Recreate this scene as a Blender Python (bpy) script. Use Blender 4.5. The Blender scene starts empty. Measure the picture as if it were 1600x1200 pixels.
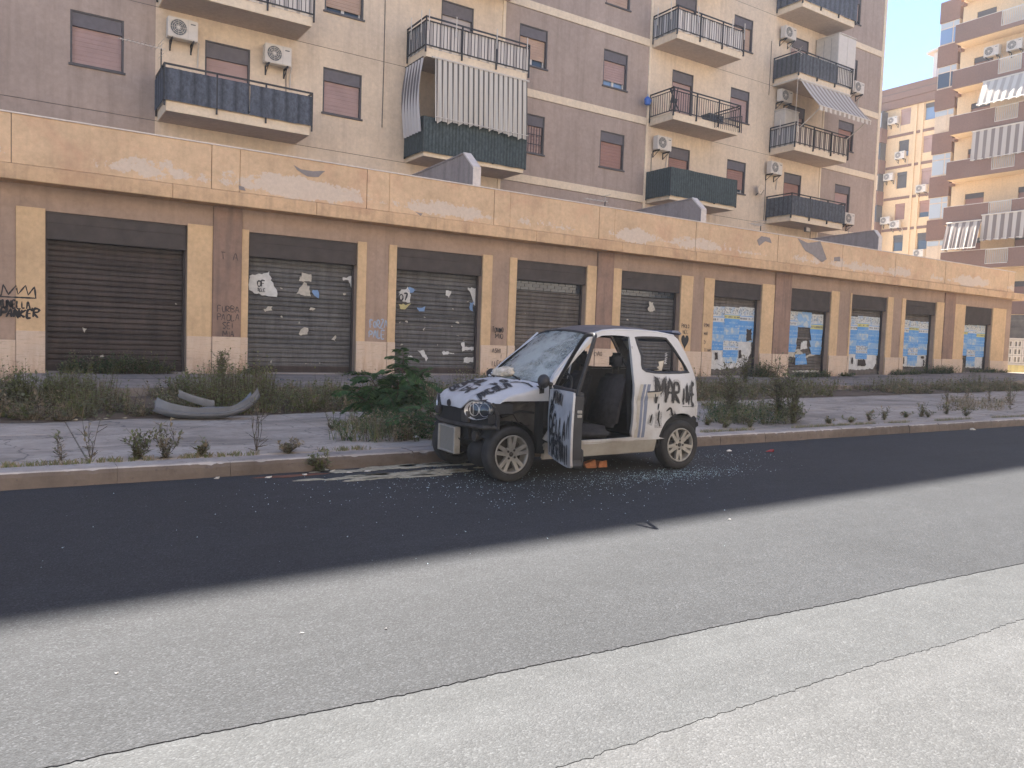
import bpy, bmesh, math, random
from mathutils import Vector, Matrix, noise as mnoise
from mathutils.geometry import delaunay_2d_cdt
from mathutils.bvhtree import BVHTree
R = math.radians
SC = bpy.context.scene
COL = SC.collection

# ------------------------------------------------------------------ camera, sky, sun, exposure
EYE = 1.45
YAW, PIT, ROL = R(33.0954), R(-3.28134), R(2.06161)
FPX = 1213.45
_f = Vector((math.sin(YAW)*math.cos(PIT), math.cos(YAW)*math.cos(PIT), math.sin(PIT)))
_r0 = Vector((math.cos(YAW), -math.sin(YAW), 0)); _u0 = _r0.cross(_f)
_r = _r0*math.cos(ROL) + _u0*math.sin(ROL); _u = -_r0*math.sin(ROL) + _u0*math.cos(ROL)
cam = bpy.data.objects.new('camera', bpy.data.cameras.new('camera')); COL.objects.link(cam)
cam.matrix_world = Matrix(((_r.x,_u.x,-_f.x,0),(_r.y,_u.y,-_f.y,0),(_r.z,_u.z,-_f.z,EYE),(0,0,0,1)))
cam.data.sensor_fit = 'HORIZONTAL'; cam.data.sensor_width = 36; cam.data.lens = FPX/1600*36
cam.data.clip_start = .05; cam.data.clip_end = 3000
SC.camera = cam

SUN_DIR = Vector((.14, 1, 1.45)).normalized()
SUN_EL = math.asin(SUN_DIR.z); SUN_ROT = math.atan2(SUN_DIR.x, SUN_DIR.y)
world = bpy.data.worlds.new('World'); SC.world = world; world.use_nodes = True
wn = world.node_tree; wn.nodes.clear()
sky = wn.nodes.new('ShaderNodeTexSky'); sky.sky_type = 'NISHITA'; sky.sun_disc = False
sky.sun_elevation = SUN_EL; sky.sun_rotation = SUN_ROT; sky.air_density = .6; sky.dust_density = .1; sky.ozone_density = 2.6
bg = wn.nodes.new('ShaderNodeBackground'); bg.inputs[1].default_value = .071
wo = wn.nodes.new('ShaderNodeOutputWorld')
wn.links.new(sky.outputs[0], bg.inputs[0]); wn.links.new(bg.outputs[0], wo.inputs[0])
sun = bpy.data.objects.new('sun', bpy.data.lights.new('sun', 'SUN')); COL.objects.link(sun)
sun.data.energy = 3.8; sun.data.angle = R(.53); sun.data.color = (1, .955, .89)
sun.rotation_euler = SUN_DIR.to_track_quat('Z', 'Y').to_euler(); sun.location = (0, 40, 60)
SC.view_settings.view_transform = 'Standard'; SC.view_settings.look = 'None'
SC.view_settings.exposure = 2.74; SC.view_settings.gamma = 1; SC.view_settings.use_curve_mapping = False
SC.cycles.max_bounces = 7; SC.cycles.diffuse_bounces = 4; SC.cycles.glossy_bounces = 3
SC.cycles.transmission_bounces = 4; SC.cycles.transparent_max_bounces = 8
SC.cycles.use_denoising = True

# ------------------------------------------------------------------ helpers
def ray(x, y):
    return (x-800)/FPX*_r - (y-600)/FPX*_u + _f
def aty(x, y, Y):                      # point of a photo position on the vertical plane Y
    d = ray(x, y); return Vector((0,0,EYE)) + d*(Y/d.y)
def atx(x, y, X):
    d = ray(x, y); return Vector((0,0,EYE)) + d*(X/d.x)
def atz(x, y, Z):
    d = ray(x, y); return Vector((0,0,EYE)) + d*((Z-EYE)/d.z)

WLOC = {}
def empty(name, loc, label, cat, group=None):
    o = bpy.data.objects.new(name, None); o.empty_display_size = .2; COL.objects.link(o); o.location = loc
    WLOC[o] = Vector(loc); return tag(o, label, cat, group)
def tag(o, label=None, cat=None, group=None, kind=None):
    if label: o['label'] = label
    if cat: o['category'] = cat
    if group: o['group'] = group
    if kind: o['kind'] = kind
    return o
def link(name, me, parent=None, loc=None):
    o = bpy.data.objects.new(name, me); COL.objects.link(o)
    if parent is not None: o.parent = parent
    if loc is not None: o.location = loc
    return o
def copy_tree(o, parent=None):
    c = o.copy(); COL.objects.link(c)
    if parent is not None: c.parent = parent
    for ch in list(o.children): copy_tree(ch, c)
    return c

class MB:
    """collects faces; build() links them as one mesh object"""
    def __init__(s): s.v = []; s.f = []; s.m = []; s.cur = 0
    def add(s, vs, fs):
        n = len(s.v); s.v += [tuple(p) for p in vs]; s.f += [tuple(i+n for i in f) for f in fs]; s.m += [s.cur]*len(fs); return s
    def quad(s, a, b, c, d): return s.add((a,b,c,d), ((0,1,2,3),))
    def box(s, x0, x1, y0, y1, z0, z1):
        if x0 > x1: x0, x1 = x1, x0
        if y0 > y1: y0, y1 = y1, y0
        if z0 > z1: z0, z1 = z1, z0
        return s.add([(x0,y0,z0),(x1,y0,z0),(x1,y1,z0),(x0,y1,z0),(x0,y0,z1),(x1,y0,z1),(x1,y1,z1),(x0,y1,z1)],
            [(0,3,2,1),(4,5,6,7),(0,1,5,4),(1,2,6,5),(2,3,7,6),(3,0,4,7)])
    def hexa(s, p):                    # 8 corners, bottom four then top four
        return s.add(p, [(0,3,2,1),(4,5,6,7),(0,1,5,4),(1,2,6,5),(2,3,7,6),(3,0,4,7)])
    def grid(s, rows, closed=False):
        n = len(rows[0]); vs = [p for r_ in rows for p in r_]; fs = []
        for i in range(len(rows)-1):
            for j in range(n-1 + (1 if closed else 0)):
                k = (j+1) % n; fs.append((i*n+j, i*n+k, (i+1)*n+k, (i+1)*n+j))
        return s.add(vs, fs)
    def sheet(s, rows, t):             # grid with thickness t along its normals
        n = len(rows[0]); m = len(rows); P = [[Vector(p) for p in r_] for r_ in rows]; Q = []
        for i in range(m):
            q = []
            for j in range(n):
                a = P[min(i+1,m-1)][j]-P[max(i-1,0)][j]; b = P[i][min(j+1,n-1)]-P[i][max(j-1,0)]
                nn = a.cross(b); nn = nn.normalized() if nn.length > 1e-9 else Vector((0,0,1))
                q.append(P[i][j]-nn*t)
            Q.append(q)
        s.grid(P); s.grid([list(reversed(q)) for q in Q])
        s.grid([P[0], Q[0]]); s.grid([P[-1], Q[-1]]); s.grid([[p[0] for p in P],[q[0] for q in Q]]); s.grid([[p[-1] for p in P],[q[-1] for q in Q]])
        return s
    def tube(s, pts, r, n=6, cap=True):
        pts = [Vector(p) for p in pts]; rows = []; prev = None
        for i, p in enumerate(pts):
            d = (pts[min(i+1,len(pts)-1)]-pts[max(i-1,0)]).normalized()
            if prev is None:
                a = d.cross(Vector((0,0,1)) if abs(d.z) < .9 else Vector((1,0,0))).normalized()
            else:
                a = (prev - d*prev.dot(d)).normalized()
            prev = a; b = d.cross(a); rr = r[i] if isinstance(r, (list,tuple)) else r
            rows.append([p + (a*math.cos(k*2*math.pi/n)+b*math.sin(k*2*math.pi/n))*rr for k in range(n)])
        s.grid(rows, True)
        if cap: s.add(rows[0], [tuple(range(n))]); s.add(rows[-1], [tuple(reversed(range(n)))])
        return s
    def lathe(s, prof, c, axis='y', n=32, a0=0, a1=None):
        """prof: (radius, along) pairs round an axis through c"""
        rows = []; full = a1 is None; m = n if full else n+1
        for r_, h in prof:
            row = []
            for k in range(m):
                a = a0 + (2*math.pi if full else a1-a0)*k/n; ca, sa = math.cos(a)*r_, math.sin(a)*r_
                row.append({'y':(c[0]+ca, c[1]+h, c[2]+sa), 'z':(c[0]+ca, c[1]+sa, c[2]+h), 'x':(c[0]+h, c[1]+ca, c[2]+sa)}[axis])
            rows.append(row)
        return s.grid(rows, full)
    def prism(s, poly, d, v=None):     # polygon of 3d points swept by vector d
        n = len(poly); d = Vector(d); P = [Vector(p) for p in poly]; Q = [p+d for p in P]
        s.add(P, [tuple(range(n))]); s.add(Q, [tuple(reversed(range(n)))])
        for i in range(n): s.add([P[i],P[(i+1)%n],Q[(i+1)%n],Q[i]], [(3,2,1,0)])
        return s
    def build(s, name, mats, parent=None, smooth=False, bevel=0, seg=1, kind=None, fix=True, auto=None, weld=False):
        me = bpy.data.meshes.new(name); off = Vector((0,0,0)); q = parent
        while q is not None:
            if q in WLOC: off = WLOC[q]; break
            q = q.parent
        vs = [(p[0]-off.x, p[1]-off.y, p[2]-off.z) for p in s.v]
        me.from_pydata(vs, [], s.f)
        if not isinstance(mats, (list,tuple)): mats = [mats]
        for m in mats: me.materials.append(m)
        if len(mats) > 1: me.polygons.foreach_set('material_index', s.m)
        if fix or bevel or weld:
            bm = bmesh.new(); bm.from_mesh(me)
            if weld or bevel: bmesh.ops.remove_doubles(bm, verts=bm.verts, dist=1e-5)
            if bevel:
                es = [e for e in bm.edges if len(e.link_faces) == 2 and e.calc_face_angle(0) > .5]
                bmesh.ops.bevel(bm, geom=es, offset=bevel, segments=seg, affect='EDGES', clamp_overlap=True)
            if fix: bmesh.ops.recalc_face_normals(bm, faces=bm.faces)
            bm.to_mesh(me); bm.free()
        if smooth:
            me.polygons.foreach_set('use_smooth', [True]*len(me.polygons))
            if auto: me.set_sharp_from_angle(angle=R(auto))
        o = link(name, me, parent)
        if kind: o['kind'] = kind
        return o

def inside(p, poly):
    x, y = p; c = False; n = len(poly)
    for i in range(n):
        (x1,y1),(x2,y2) = poly[i], poly[(i+1)%n]
        if (y1 > y) != (y2 > y) and x < (x2-x1)*(y-y1)/(y2-y1)+x1: c = not c
    return c
def dense(poly, step):
    out = []
    for i, a in enumerate(poly):
        b = poly[(i+1)%len(poly)]; n = max(1, int(math.hypot(b[0]-a[0], b[1]-a[1])/step))
        out += [(a[0]+(b[0]-a[0])*k/n, a[1]+(b[1]-a[1])*k/n) for k in range(n)]
    return out
def panel2d(outline, holes, step):
    """triangulated flat panel with holes: points and triangles"""
    loops = [dense(outline, step)] + [dense(h, step) for h in holes]; V = []; E = []
    for L in loops:
        n0 = len(V); V += [Vector(p) for p in L]; E += [(n0+i, n0+(i+1)%len(L)) for i in range(len(L))]
    xs = [p[0] for p in loops[0]]; ys = [p[1] for p in loops[0]]
    x = min(xs)+step/2
    while x < max(xs):
        y = min(ys)+step/2
        while y < max(ys):
            if inside((x,y), loops[0]) and not any(inside((x,y), h) for h in loops[1:]):
                if min((x-q.x)**2+(y-q.y)**2 for q in V[:sum(map(len,loops))]) > (step*.45)**2: V.append(Vector((x,y)))
            y += step
        x += step
    r_ = delaunay_2d_cdt(V, E, [], 0, 1e-6); P = [(p.x,p.y) for p in r_[0]]; T = []
    for t in r_[2]:
        c = (sum(P[i][0] for i in t)/len(t), sum(P[i][1] for i in t)/len(t))
        if inside(c, loops[0]) and not any(inside(c, h) for h in loops[1:]): T.append(tuple(t))
    return P, T
def smooth_poly(pts, n=6, closed=True):
    out = []; m = len(pts)
    for i in range(m if closed else m-1):
        g = (lambda k: pts[k % m]) if closed else (lambda k: pts[min(max(k,0),m-1)])
        p0,p1,p2,p3 = g(i-1),g(i),g(i+1),g(i+2)
        for k in range(n):
            t = k/n; out.append(tuple(.5*((2*b)+(-a+c)*t+(2*a-5*b+4*c-d)*t*t+(-a+3*b-3*c+d)*t**3) for a,b,c,d in zip(p0,p1,p2,p3)))
    if not closed: out.append(tuple(pts[-1]))
    return out

# ------------------------------------------------------------------ materials
class NT:
    def __init__(s, name):
        s.mat = bpy.data.materials.new(name); s.mat.use_nodes = True; s.t = s.mat.node_tree; s.b = s.t.nodes['Principled BSDF']
    def n(s, typ, **kw):
        k = s.t.nodes.new('ShaderNode'+typ)
        for a, v in kw.items(): setattr(k, a, v)
        return k
    def l(s, a, b): s.t.links.new(a, b)
    def pos(s, scale=None, gen=False, obj=False):
        if gen or obj: o = s.n('TexCoord').outputs['Generated' if gen else 'Object']
        else: o = s.n('NewGeometry').outputs['Position']
        if scale:
            m = s.n('Mapping'); m.inputs['Scale'].default_value = scale; s.l(o, m.inputs['Vector']); o = m.outputs[0]
        return o
    def noise(s, scale, detail=4, rough=.55, co=None, dist=0):
        k = s.n('TexNoise'); k.inputs['Scale'].default_value = scale; k.inputs['Detail'].default_value = detail
        k.inputs['Roughness'].default_value = rough; k.inputs['Distortion'].default_value = dist
        s.l(co if co is not None else s.pos(), k.inputs['Vector']); return k.outputs['Fac']
    def ramp(s, fac, pts):
        k = s.n('ValToRGB'); e = k.color_ramp.elements
        while len(e) < len(pts): e.new(.5)
        for q, (p, c) in zip(e, pts):
            q.position = p; q.color = (c,c,c,1) if not hasattr(c,'__len__') else (*c,1)
        s.l(fac, k.inputs[0]); return k.outputs[0]
    def mix(s, fac, a, b, mode='MIX'):
        k = s.n('Mix', data_type='RGBA', blend_type=mode)
        for sock, v in ((k.inputs[0],fac),(k.inputs[6],a),(k.inputs[7],b)):
            if isinstance(v, (int,float)): sock.default_value = v if sock == k.inputs[0] else (v,v,v,1)
            elif isinstance(v, (tuple,list)): sock.default_value = (*v,1)
            else: s.l(v, sock)
        return k.outputs[2]
    def math(s, op, a, b=0.0, c=None):
        k = s.n('Math', operation=op)
        for i, v in enumerate((a,b,c)):
            if v is None: continue
            if isinstance(v, (int,float)): k.inputs[i].default_value = v
            else: s.l(v, k.inputs[i])
        return k.outputs[0]
    def sep(s, co):
        k = s.n('SeparateXYZ'); s.l(co, k.inputs[0]); return k.outputs
    def col(s, v):
        if isinstance(v, (tuple,list)): s.b.inputs['Base Color'].default_value = (*v,1)
        else: s.l(v, s.b.inputs['Base Color'])
    def set(s, rough=None, metal=None, spec=None, alpha=None, trans=None):
        for k, v in (('Roughness',rough),('Metallic',metal),('Specular IOR Level',spec),('Alpha',alpha),('Transmission Weight',trans)):
            if v is None: continue
            if isinstance(v, (int,float)): s.b.inputs[k].default_value = v
            else: s.l(v, s.b.inputs[k])
    def bump(s, h, strength=.3, dist=.01):
        k = s.n('Bump'); k.inputs['Strength'].default_value = strength; k.inputs['Distance'].default_value = dist
        s.l(h, k.inputs['Height']); s.l(k.outputs[0], s.b.inputs['Normal'])

def plaster(name, c, var=.16, streak=.25, dirt=(.12,.09,.07), dirt_amt=.35, peel=None, bump=.25, blotch=None, spec=.15):
    t = NT(name); co = t.pos()
    big = t.noise(.55, 5, .6, co); fine = t.noise(9, 5, .65, co); grain = t.noise(90, 2, .5, co)
    k = t.ramp(big, [(.3, 1-var), (.7, 1+var*.6)]); base = t.mix(1, c, k, 'MULTIPLY')
    base = t.mix(.5, base, t.mix(1, base, t.ramp(fine, [(.3,.78),(.7,1.16)]), 'MULTIPLY'))
    if blotch:
        bl = t.ramp(t.noise(.9, 6, .65, co, .4), [(.52,0),(.66,1)]); base = t.mix(t.math('MULTIPLY', bl, blotch[1]), base, blotch[0])
    if streak:
        st = t.noise(1.0, 5, .6, t.pos((5,5,.35))); base = t.mix(t.math('MULTIPLY', t.ramp(st, [(.48,0),(.75,1)]), streak), base, dirt)
    d2 = t.ramp(t.noise(1.7, 7, .7, co), [(.5,0),(.78,1)]); base = t.mix(t.math('MULTIPLY', d2, dirt_amt), base, dirt)
    h = fine
    if peel:                            # colour, z low, z high, threshold
        pc, z0, z1, th = peel; z = t.sep(co)[2]
        zm = t.math('MULTIPLY', t.ramp(t.math('DIVIDE', t.math('SUBTRACT', z, z0), z1-z0), [(0,.55),(.25,1),(.6,.75),(1,0)]), .32)
        pm = t.math('ADD', t.math('ADD', t.math('MULTIPLY', t.noise(.42, 3, .5, co), .8), t.math('MULTIPLY', t.noise(3.6, 10, .8, co), .62)), zm)
        pm = t.ramp(pm, [(th-.01,0),(th+.045,.8)])
        base = t.mix(pm, base, t.mix(t.noise(14, 3, .6, co), pc, tuple(x*.7 for x in pc))); h = t.math('SUBTRACT', fine, t.math('MULTIPLY', pm, .9))
    t.col(base); t.set(rough=.92, spec=spec); t.bump(t.math('ADD', h, t.math('MULTIPLY', grain, .4)), bump, .012); return t.mat
def flat(name, c, rough=.6, metal=0, spec=.4, var=.12, scale=6, bump=0, obj=True):
    t = NT(name); co = t.pos(obj=True) if obj else t.pos(); n = t.noise(scale, 5, .6, co)
    t.col(t.mix(1, c, t.ramp(n, [(.3,1-var),(.7,1+var)]), 'MULTIPLY')); t.set(rough=rough, metal=metal, spec=spec)
    if bump: t.bump(n, bump, .01)
    return t.mat
M = {}
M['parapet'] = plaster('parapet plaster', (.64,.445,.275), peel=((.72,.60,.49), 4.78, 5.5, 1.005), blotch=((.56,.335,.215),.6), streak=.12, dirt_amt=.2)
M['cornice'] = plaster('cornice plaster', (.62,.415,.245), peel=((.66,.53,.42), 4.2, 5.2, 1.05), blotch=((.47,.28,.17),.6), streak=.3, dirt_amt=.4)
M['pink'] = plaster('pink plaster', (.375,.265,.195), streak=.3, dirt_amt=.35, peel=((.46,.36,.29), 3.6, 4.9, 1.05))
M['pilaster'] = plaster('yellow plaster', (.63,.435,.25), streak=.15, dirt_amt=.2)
M['column'] = plaster('stained plaster', (.30,.195,.145), streak=.65, dirt=(.13,.10,.085), dirt_amt=.6, peel=((.42,.34,.29), 1.2, 5.4, 1.02))
M['mauve'] = plaster('mauve plaster', (.375,.288,.235), var=.1, streak=.3, dirt_amt=.1, bump=.12)
M['beige'] = plaster('beige plaster', (.66,.52,.375), var=.09, streak=.25, dirt=(.3,.22,.17), dirt_amt=.15, bump=.12)
M['cream'] = plaster('cream plaster', (.72,.58,.415), var=.06, streak=.14, dirt=(.3,.22,.17), dirt_amt=.15, bump=.1)
M['mauve_dark'] = plaster('brown plaster', (.215,.125,.095), var=.08, streak=.1, dirt_amt=.1, bump=.1)
M['cream_bounce'] = plaster('bounce block plaster', (.55,.49,.42), var=.06, streak=.14, dirt=(.32,.27,.22), dirt_amt=.15, bump=.1)  # plaster of the unseen block added for bounce light
M['cream_far'] = plaster('pale yellow plaster', (.68,.50,.305), var=.06, streak=.14, dirt=(.32,.24,.18), dirt_amt=.15, bump=.1)
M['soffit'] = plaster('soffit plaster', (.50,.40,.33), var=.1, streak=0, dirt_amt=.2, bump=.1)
M['wing'] = plaster('grey render', (.36,.30,.27), var=.1, streak=.4, dirt=(.1,.09,.085), dirt_amt=.25)
M['capstone'] = plaster('pale cap', (.66,.58,.51), var=.08, streak=.1, dirt_amt=.15)

def travertine():
    t = NT('travertine'); co = t.pos(); a = t.noise(1.2, 5, .6, t.pos((1,1,3))); b = t.noise(8, 6, .7, t.pos((.5,.5,5)))
    base = t.mix(t.ramp(a, [(.3,0),(.7,1)]), (.58,.455,.345), (.63,.475,.34))
    base = t.mix(t.ramp(b, [(.55,0),(.66,.6)]), base, (.30,.21,.15))
    z = t.sep(co)[2]; rust = t.math('MULTIPLY', t.ramp(t.noise(2.2, 6, .7, t.pos((3,3,.8))), [(.42,0),(.66,1)]), t.ramp(z, [(.35,.75),(.9,.2)]))
    base = t.mix(rust, base, (.36,.21,.12)); t.col(base); t.set(rough=.7, spec=.3); t.bump(b, .3, .006); return t.mat
M['travertine'] = travertine()

def asphalt(name, c, speck, dust=.2):
    t = NT(name); co = t.pos(); v = t.n('TexVoronoi', feature='F1'); v.inputs['Scale'].default_value = 125; t.l(co, v.inputs['Vector'])
    cell = t.sep(v.outputs['Color'])[0]; fine = t.noise(210, 3, .6, co); big = t.noise(.5, 5, .6, co); mid = t.noise(5, 6, .65, co)
    base = t.mix(1, c, t.ramp(cell, [(0,1-speck),(.55,1),(.86,1+speck*.7),(1,1+speck*2.6)]), 'MULTIPLY')
    base = t.mix(1, base, t.ramp(big, [(.3,.9),(.7,1.12)]), 'MULTIPLY'); base = t.mix(.6, base, t.mix(1, base, t.ramp(mid, [(.3,.85),(.7,1.2)]), 'MULTIPLY'))
    st = t.noise(1.0, 6, .65, t.pos((.16,3.2,1))); base = t.mix(t.math('MULTIPLY', t.ramp(st, [(.52,0),(.8,1)]), dust), base, tuple(x*2.2 for x in c))
    base = t.mix(t.math('MULTIPLY', t.ramp(t.noise(.35, 7, .7, t.pos((1,2.5,1)), .8), [(.55,0),(.7,1)]), .22), base, tuple(x*.55 for x in c)); base = t.mix(t.math('MULTIPLY', t.ramp(t.noise(1.4, 6, .7, co, .5), [(.62,0),(.72,1)]), .3), base, tuple(x*1.7 for x in c))
    t.col(base); t.set(rough=.85, spec=.3)
    t.bump(t.math('ADD', t.math('MULTIPLY', v.outputs['Distance'], -1.2), t.math('MULTIPLY', fine, .5)), .45, .006); return t.mat
M['asphalt'] = asphalt('new asphalt', (.0285,.0293,.031), .36)
M['asphalt_mid'] = asphalt('worn asphalt', (.058,.059,.059), .2)
M['asphalt_old'] = asphalt('bleached asphalt', (.072,.072,.071), .18)

def concrete(name, c, crack=True):
    t = NT(name); co = t.pos(); big = t.noise(.6, 6, .65, t.pos((.6,1.6,1)), .6); mid = t.noise(4, 7, .7, co); g = t.noise(70, 3, .6, co)
    base = t.mix(1, c, t.ramp(big, [(.28,.5),(.5,1),(.74,1.35)]), 'MULTIPLY'); base = t.mix(.7, base, t.mix(1, base, t.ramp(mid, [(.3,.7),(.7,1.25)]), 'MULTIPLY'))
    sp = t.ramp(t.noise(17, 4, .6, co), [(.62,0),(.68,1)]); base = t.mix(t.math('MULTIPLY', sp, .45), base, (.07,.06,.06))
    if crack:
        v = t.n('TexVoronoi', feature='DISTANCE_TO_EDGE'); v.inputs['Scale'].default_value = .55
        w = t.n('VectorMath', operation='ADD'); nz = t.n('TexNoise'); nz.inputs['Scale'].default_value = 2.5; nz.inputs['Detail'].default_value = 5; t.l(co, nz.inputs['Vector'])
        t.l(co, w.inputs[0]); t.l(nz.outputs['Color'], w.inputs[1]); t.l(w.outputs[0], v.inputs['Vector'])
        base = t.mix(t.math('MULTIPLY', t.ramp(v.outputs['Distance'], [(.004,1),(.011,0)]), .55), base, (.06,.055,.055))
    t.col(base); t.set(rough=.9, spec=.2); t.bump(t.math('ADD', mid, t.math('MULTIPLY', g, .5)), .35, .012); return t.mat
M['paving'] = concrete('pavement concrete', (.36,.305,.25))
M['upper'] = concrete('upper pavement concrete', (.25,.21,.175))
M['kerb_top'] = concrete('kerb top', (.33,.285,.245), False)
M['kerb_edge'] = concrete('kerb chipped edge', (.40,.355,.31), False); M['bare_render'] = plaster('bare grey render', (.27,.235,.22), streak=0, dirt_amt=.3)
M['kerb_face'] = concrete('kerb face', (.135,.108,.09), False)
M['soil'] = concrete('soil', (.12,.088,.062), False)
M['ground'] = concrete('outer ground', (.36,.32,.27))

def shutter_mat(name, c, rust=.2):
    t = NT(name); co = t.pos(); a = t.noise(1.6, 6, .7, t.pos((3.5,1,1))); b = t.noise(6, 6, .7, t.pos((.7,1,5)))
    z = t.n('TexWhiteNoise', noise_dimensions='1D'); t.l(t.math('FLOOR', t.math('DIVIDE', t.sep(co)[2], .1)), z.inputs['W'])
    base = t.mix(1, c, t.ramp(z.outputs['Value'], [(0,.78),(1,1.22)]), 'MULTIPLY')
    base = t.mix(1, base, t.ramp(a, [(.25,.55),(.5,1),(.75,1.45)]), 'MULTIPLY')
    base = t.mix(t.math('MULTIPLY', t.ramp(b, [(.55,0),(.75,1)]), .5), base, tuple(x*2.1 for x in c))
    base = t.mix(t.math('MULTIPLY', t.ramp(t.noise(1.1, 5, .6, t.pos((4,1,.4))), [(.5,0),(.75,1)]), rust), base, (.05,.038,.032))
    t.col(base); t.set(rough=.6, metal=.25, spec=.3); t.bump(a, .2, .01); return t.mat
M['shutter_grey'] = shutter_mat('grey shutter steel', (.105,.10,.097))
M['shutter_brown'] = shutter_mat('brown shutter steel', (.056,.042,.037))
M['shutter_tan'] = shutter_mat('tan shutter steel', (.125,.108,.094))
M['shutter_box'] = flat('shutter box sheet', (.056,.045,.041), .6, .2, .3, .25, 3)
M['rail_dark'] = flat('dark steel', (.035,.035,.038), .5, .4)
M['black'] = flat('black rubber', (.012,.012,.013), .75, 0, .3)

def ribbed(name, c, w):
    t = NT(name); s_ = t.sep(t.pos()); f = t.math('FRACT', t.math('DIVIDE', t.math('ADD', s_[0], s_[1]), w)); n = t.noise(14, 5, .7, t.pos((1,1,.6)))
    b_ = t.mix(t.ramp(f, [(0,.8),(.3,.1),(.75,0),(1,.8)]), c, tuple(x*.35 for x in c)); b_ = t.mix(1, b_, t.ramp(n, [(.3,.6),(.7,1.5)]), 'MULTIPLY'); t.col(b_); t.set(rough=.85, spec=.2); t.bump(f, .3, .01); return t.mat
M['tarp_blue'] = ribbed('dark blue cloth', (.085,.092,.11), .36); M['tarp_slate'] = ribbed('slate plastic sheet', (.085,.087,.095), .25)
M['mesh_green'] = ribbed('dark green netting', (.06,.075,.075), .125)
M['white'] = flat('white metal', (.58,.52,.45), .45, 0, .5, .05)
M['offwhite'] = flat('off white sheet', (.53,.47,.40), .6, 0, .4, .08)
M['ac_dark'] = flat('fan grille', (.10,.105,.11), .6, 0, .4)
M['frame_dark'] = flat('dark window surround', (.075,.066,.066), .6)
M['box_dark'] = flat('roller box slate', (.12,.105,.11), .7, 0, .3)
def roller(name, c):
    t = NT(name); co = t.pos(); z = t.math('FRACT', t.math('DIVIDE', t.sep(co)[2], .055))
    t.col(t.mix(1, c, t.ramp(t.noise(1.5, 4, .6, co), [(.3,.88),(.7,1.1)]), 'MULTIPLY')); t.set(rough=.65, spec=.3); t.bump(t.ramp(z, [(0,0),(.12,1),(.9,1),(1,0)]), .5, .012); return t.mat
M['roller_brown'] = roller('brown roller slats', (.30,.165,.13)); M['roller_pink'] = roller('faded roller slats', (.37,.245,.215)); M['roller_grey'] = roller('grey roller slats', (.42,.36,.33)); M['roller_tan'] = roller('tan roller slats', (.42,.28,.20))
def glass(name, c, rough=.08):
    t = NT(name); t.col(c); t.set(rough=rough, spec=.7); return t.mat
M['pane'] = glass('window glass', (.03,.04,.055)); M['pane_blue'] = glass('blue window glass', (.16,.24,.36)); M['pane_pale'] = glass('curtained glass', (.40,.42,.42), .25)
def stripes(name, a, b, axis, w, duty=.5):
    t = NT(name); s_ = t.sep(t.pos(obj=False))[axis]; f = t.math('FRACT', t.math('DIVIDE', s_, w))
    t.col(t.mix(t.ramp(f, [(duty-.03,0),(duty,1),(.97,1),(1,0)]), a, b)); t.set(rough=.85, spec=.1); return t.mat
M['awning_x'] = stripes('striped awning cloth', (.56,.51,.44), (.12,.105,.09), 0, .195, .62)
M['awning_y'] = stripes('striped curtain cloth', (.52,.475,.44), (.15,.13,.125), 1, .22, .58)
M['awning_tan'] = stripes('tan striped awning', (.56,.49,.41), (.33,.265,.215), 0, .34, .5)
M['awning_far'] = stripes('grey striped awning', (.46,.40,.34), (.20,.16,.14), 1, .5, .52)
M['awning_far2'] = stripes('pale striped awning', (.54,.48,.40), (.40,.345,.29), 1, .5, .55)
M['strip_grey'] = stripes('grey striped screen', (.62,.56,.50), (.38,.34,.31), 0, .36, .72)
M['strip_tan'] = stripes('tan striped screen', (.62,.52,.42), (.22,.17,.15), 0, .36, .62)
M['strip_side'] = stripes('grey side screen', (.50,.465,.44), (.27,.26,.255), 1, .3, .5)
M['spray'] = flat('black spray paint', (.016,.015,.017), .6); M['spray_brown'] = flat('brown marker', (.075,.052,.045), .7); M['spray_blue'] = flat('faded blue paint', (.30,.36,.44), .7)
def overspray():
    t = NT('spray mist'); t.col((.02,.02,.022)); t.set(rough=.7, spec=.2, alpha=t.ramp(t.noise(60, 4, .7, t.pos()), [(.38,.05),(.66,.5)])); return t.mat
M['mist'] = overspray()
M['paper'] = flat('torn paper', (.45,.41,.34), .85, 0, .2, .2, 9); M['paper_white'] = flat('white paper', (.56,.55,.52), .85, 0, .2, .15, 6)
M['ink'] = flat('printed ink', (.05,.05,.055), .8); M['ink_blue'] = flat('blue ink', (.17,.27,.44), .8); M['ink_yellow'] = flat('yellow ink', (.48,.42,.20), .8)
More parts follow.
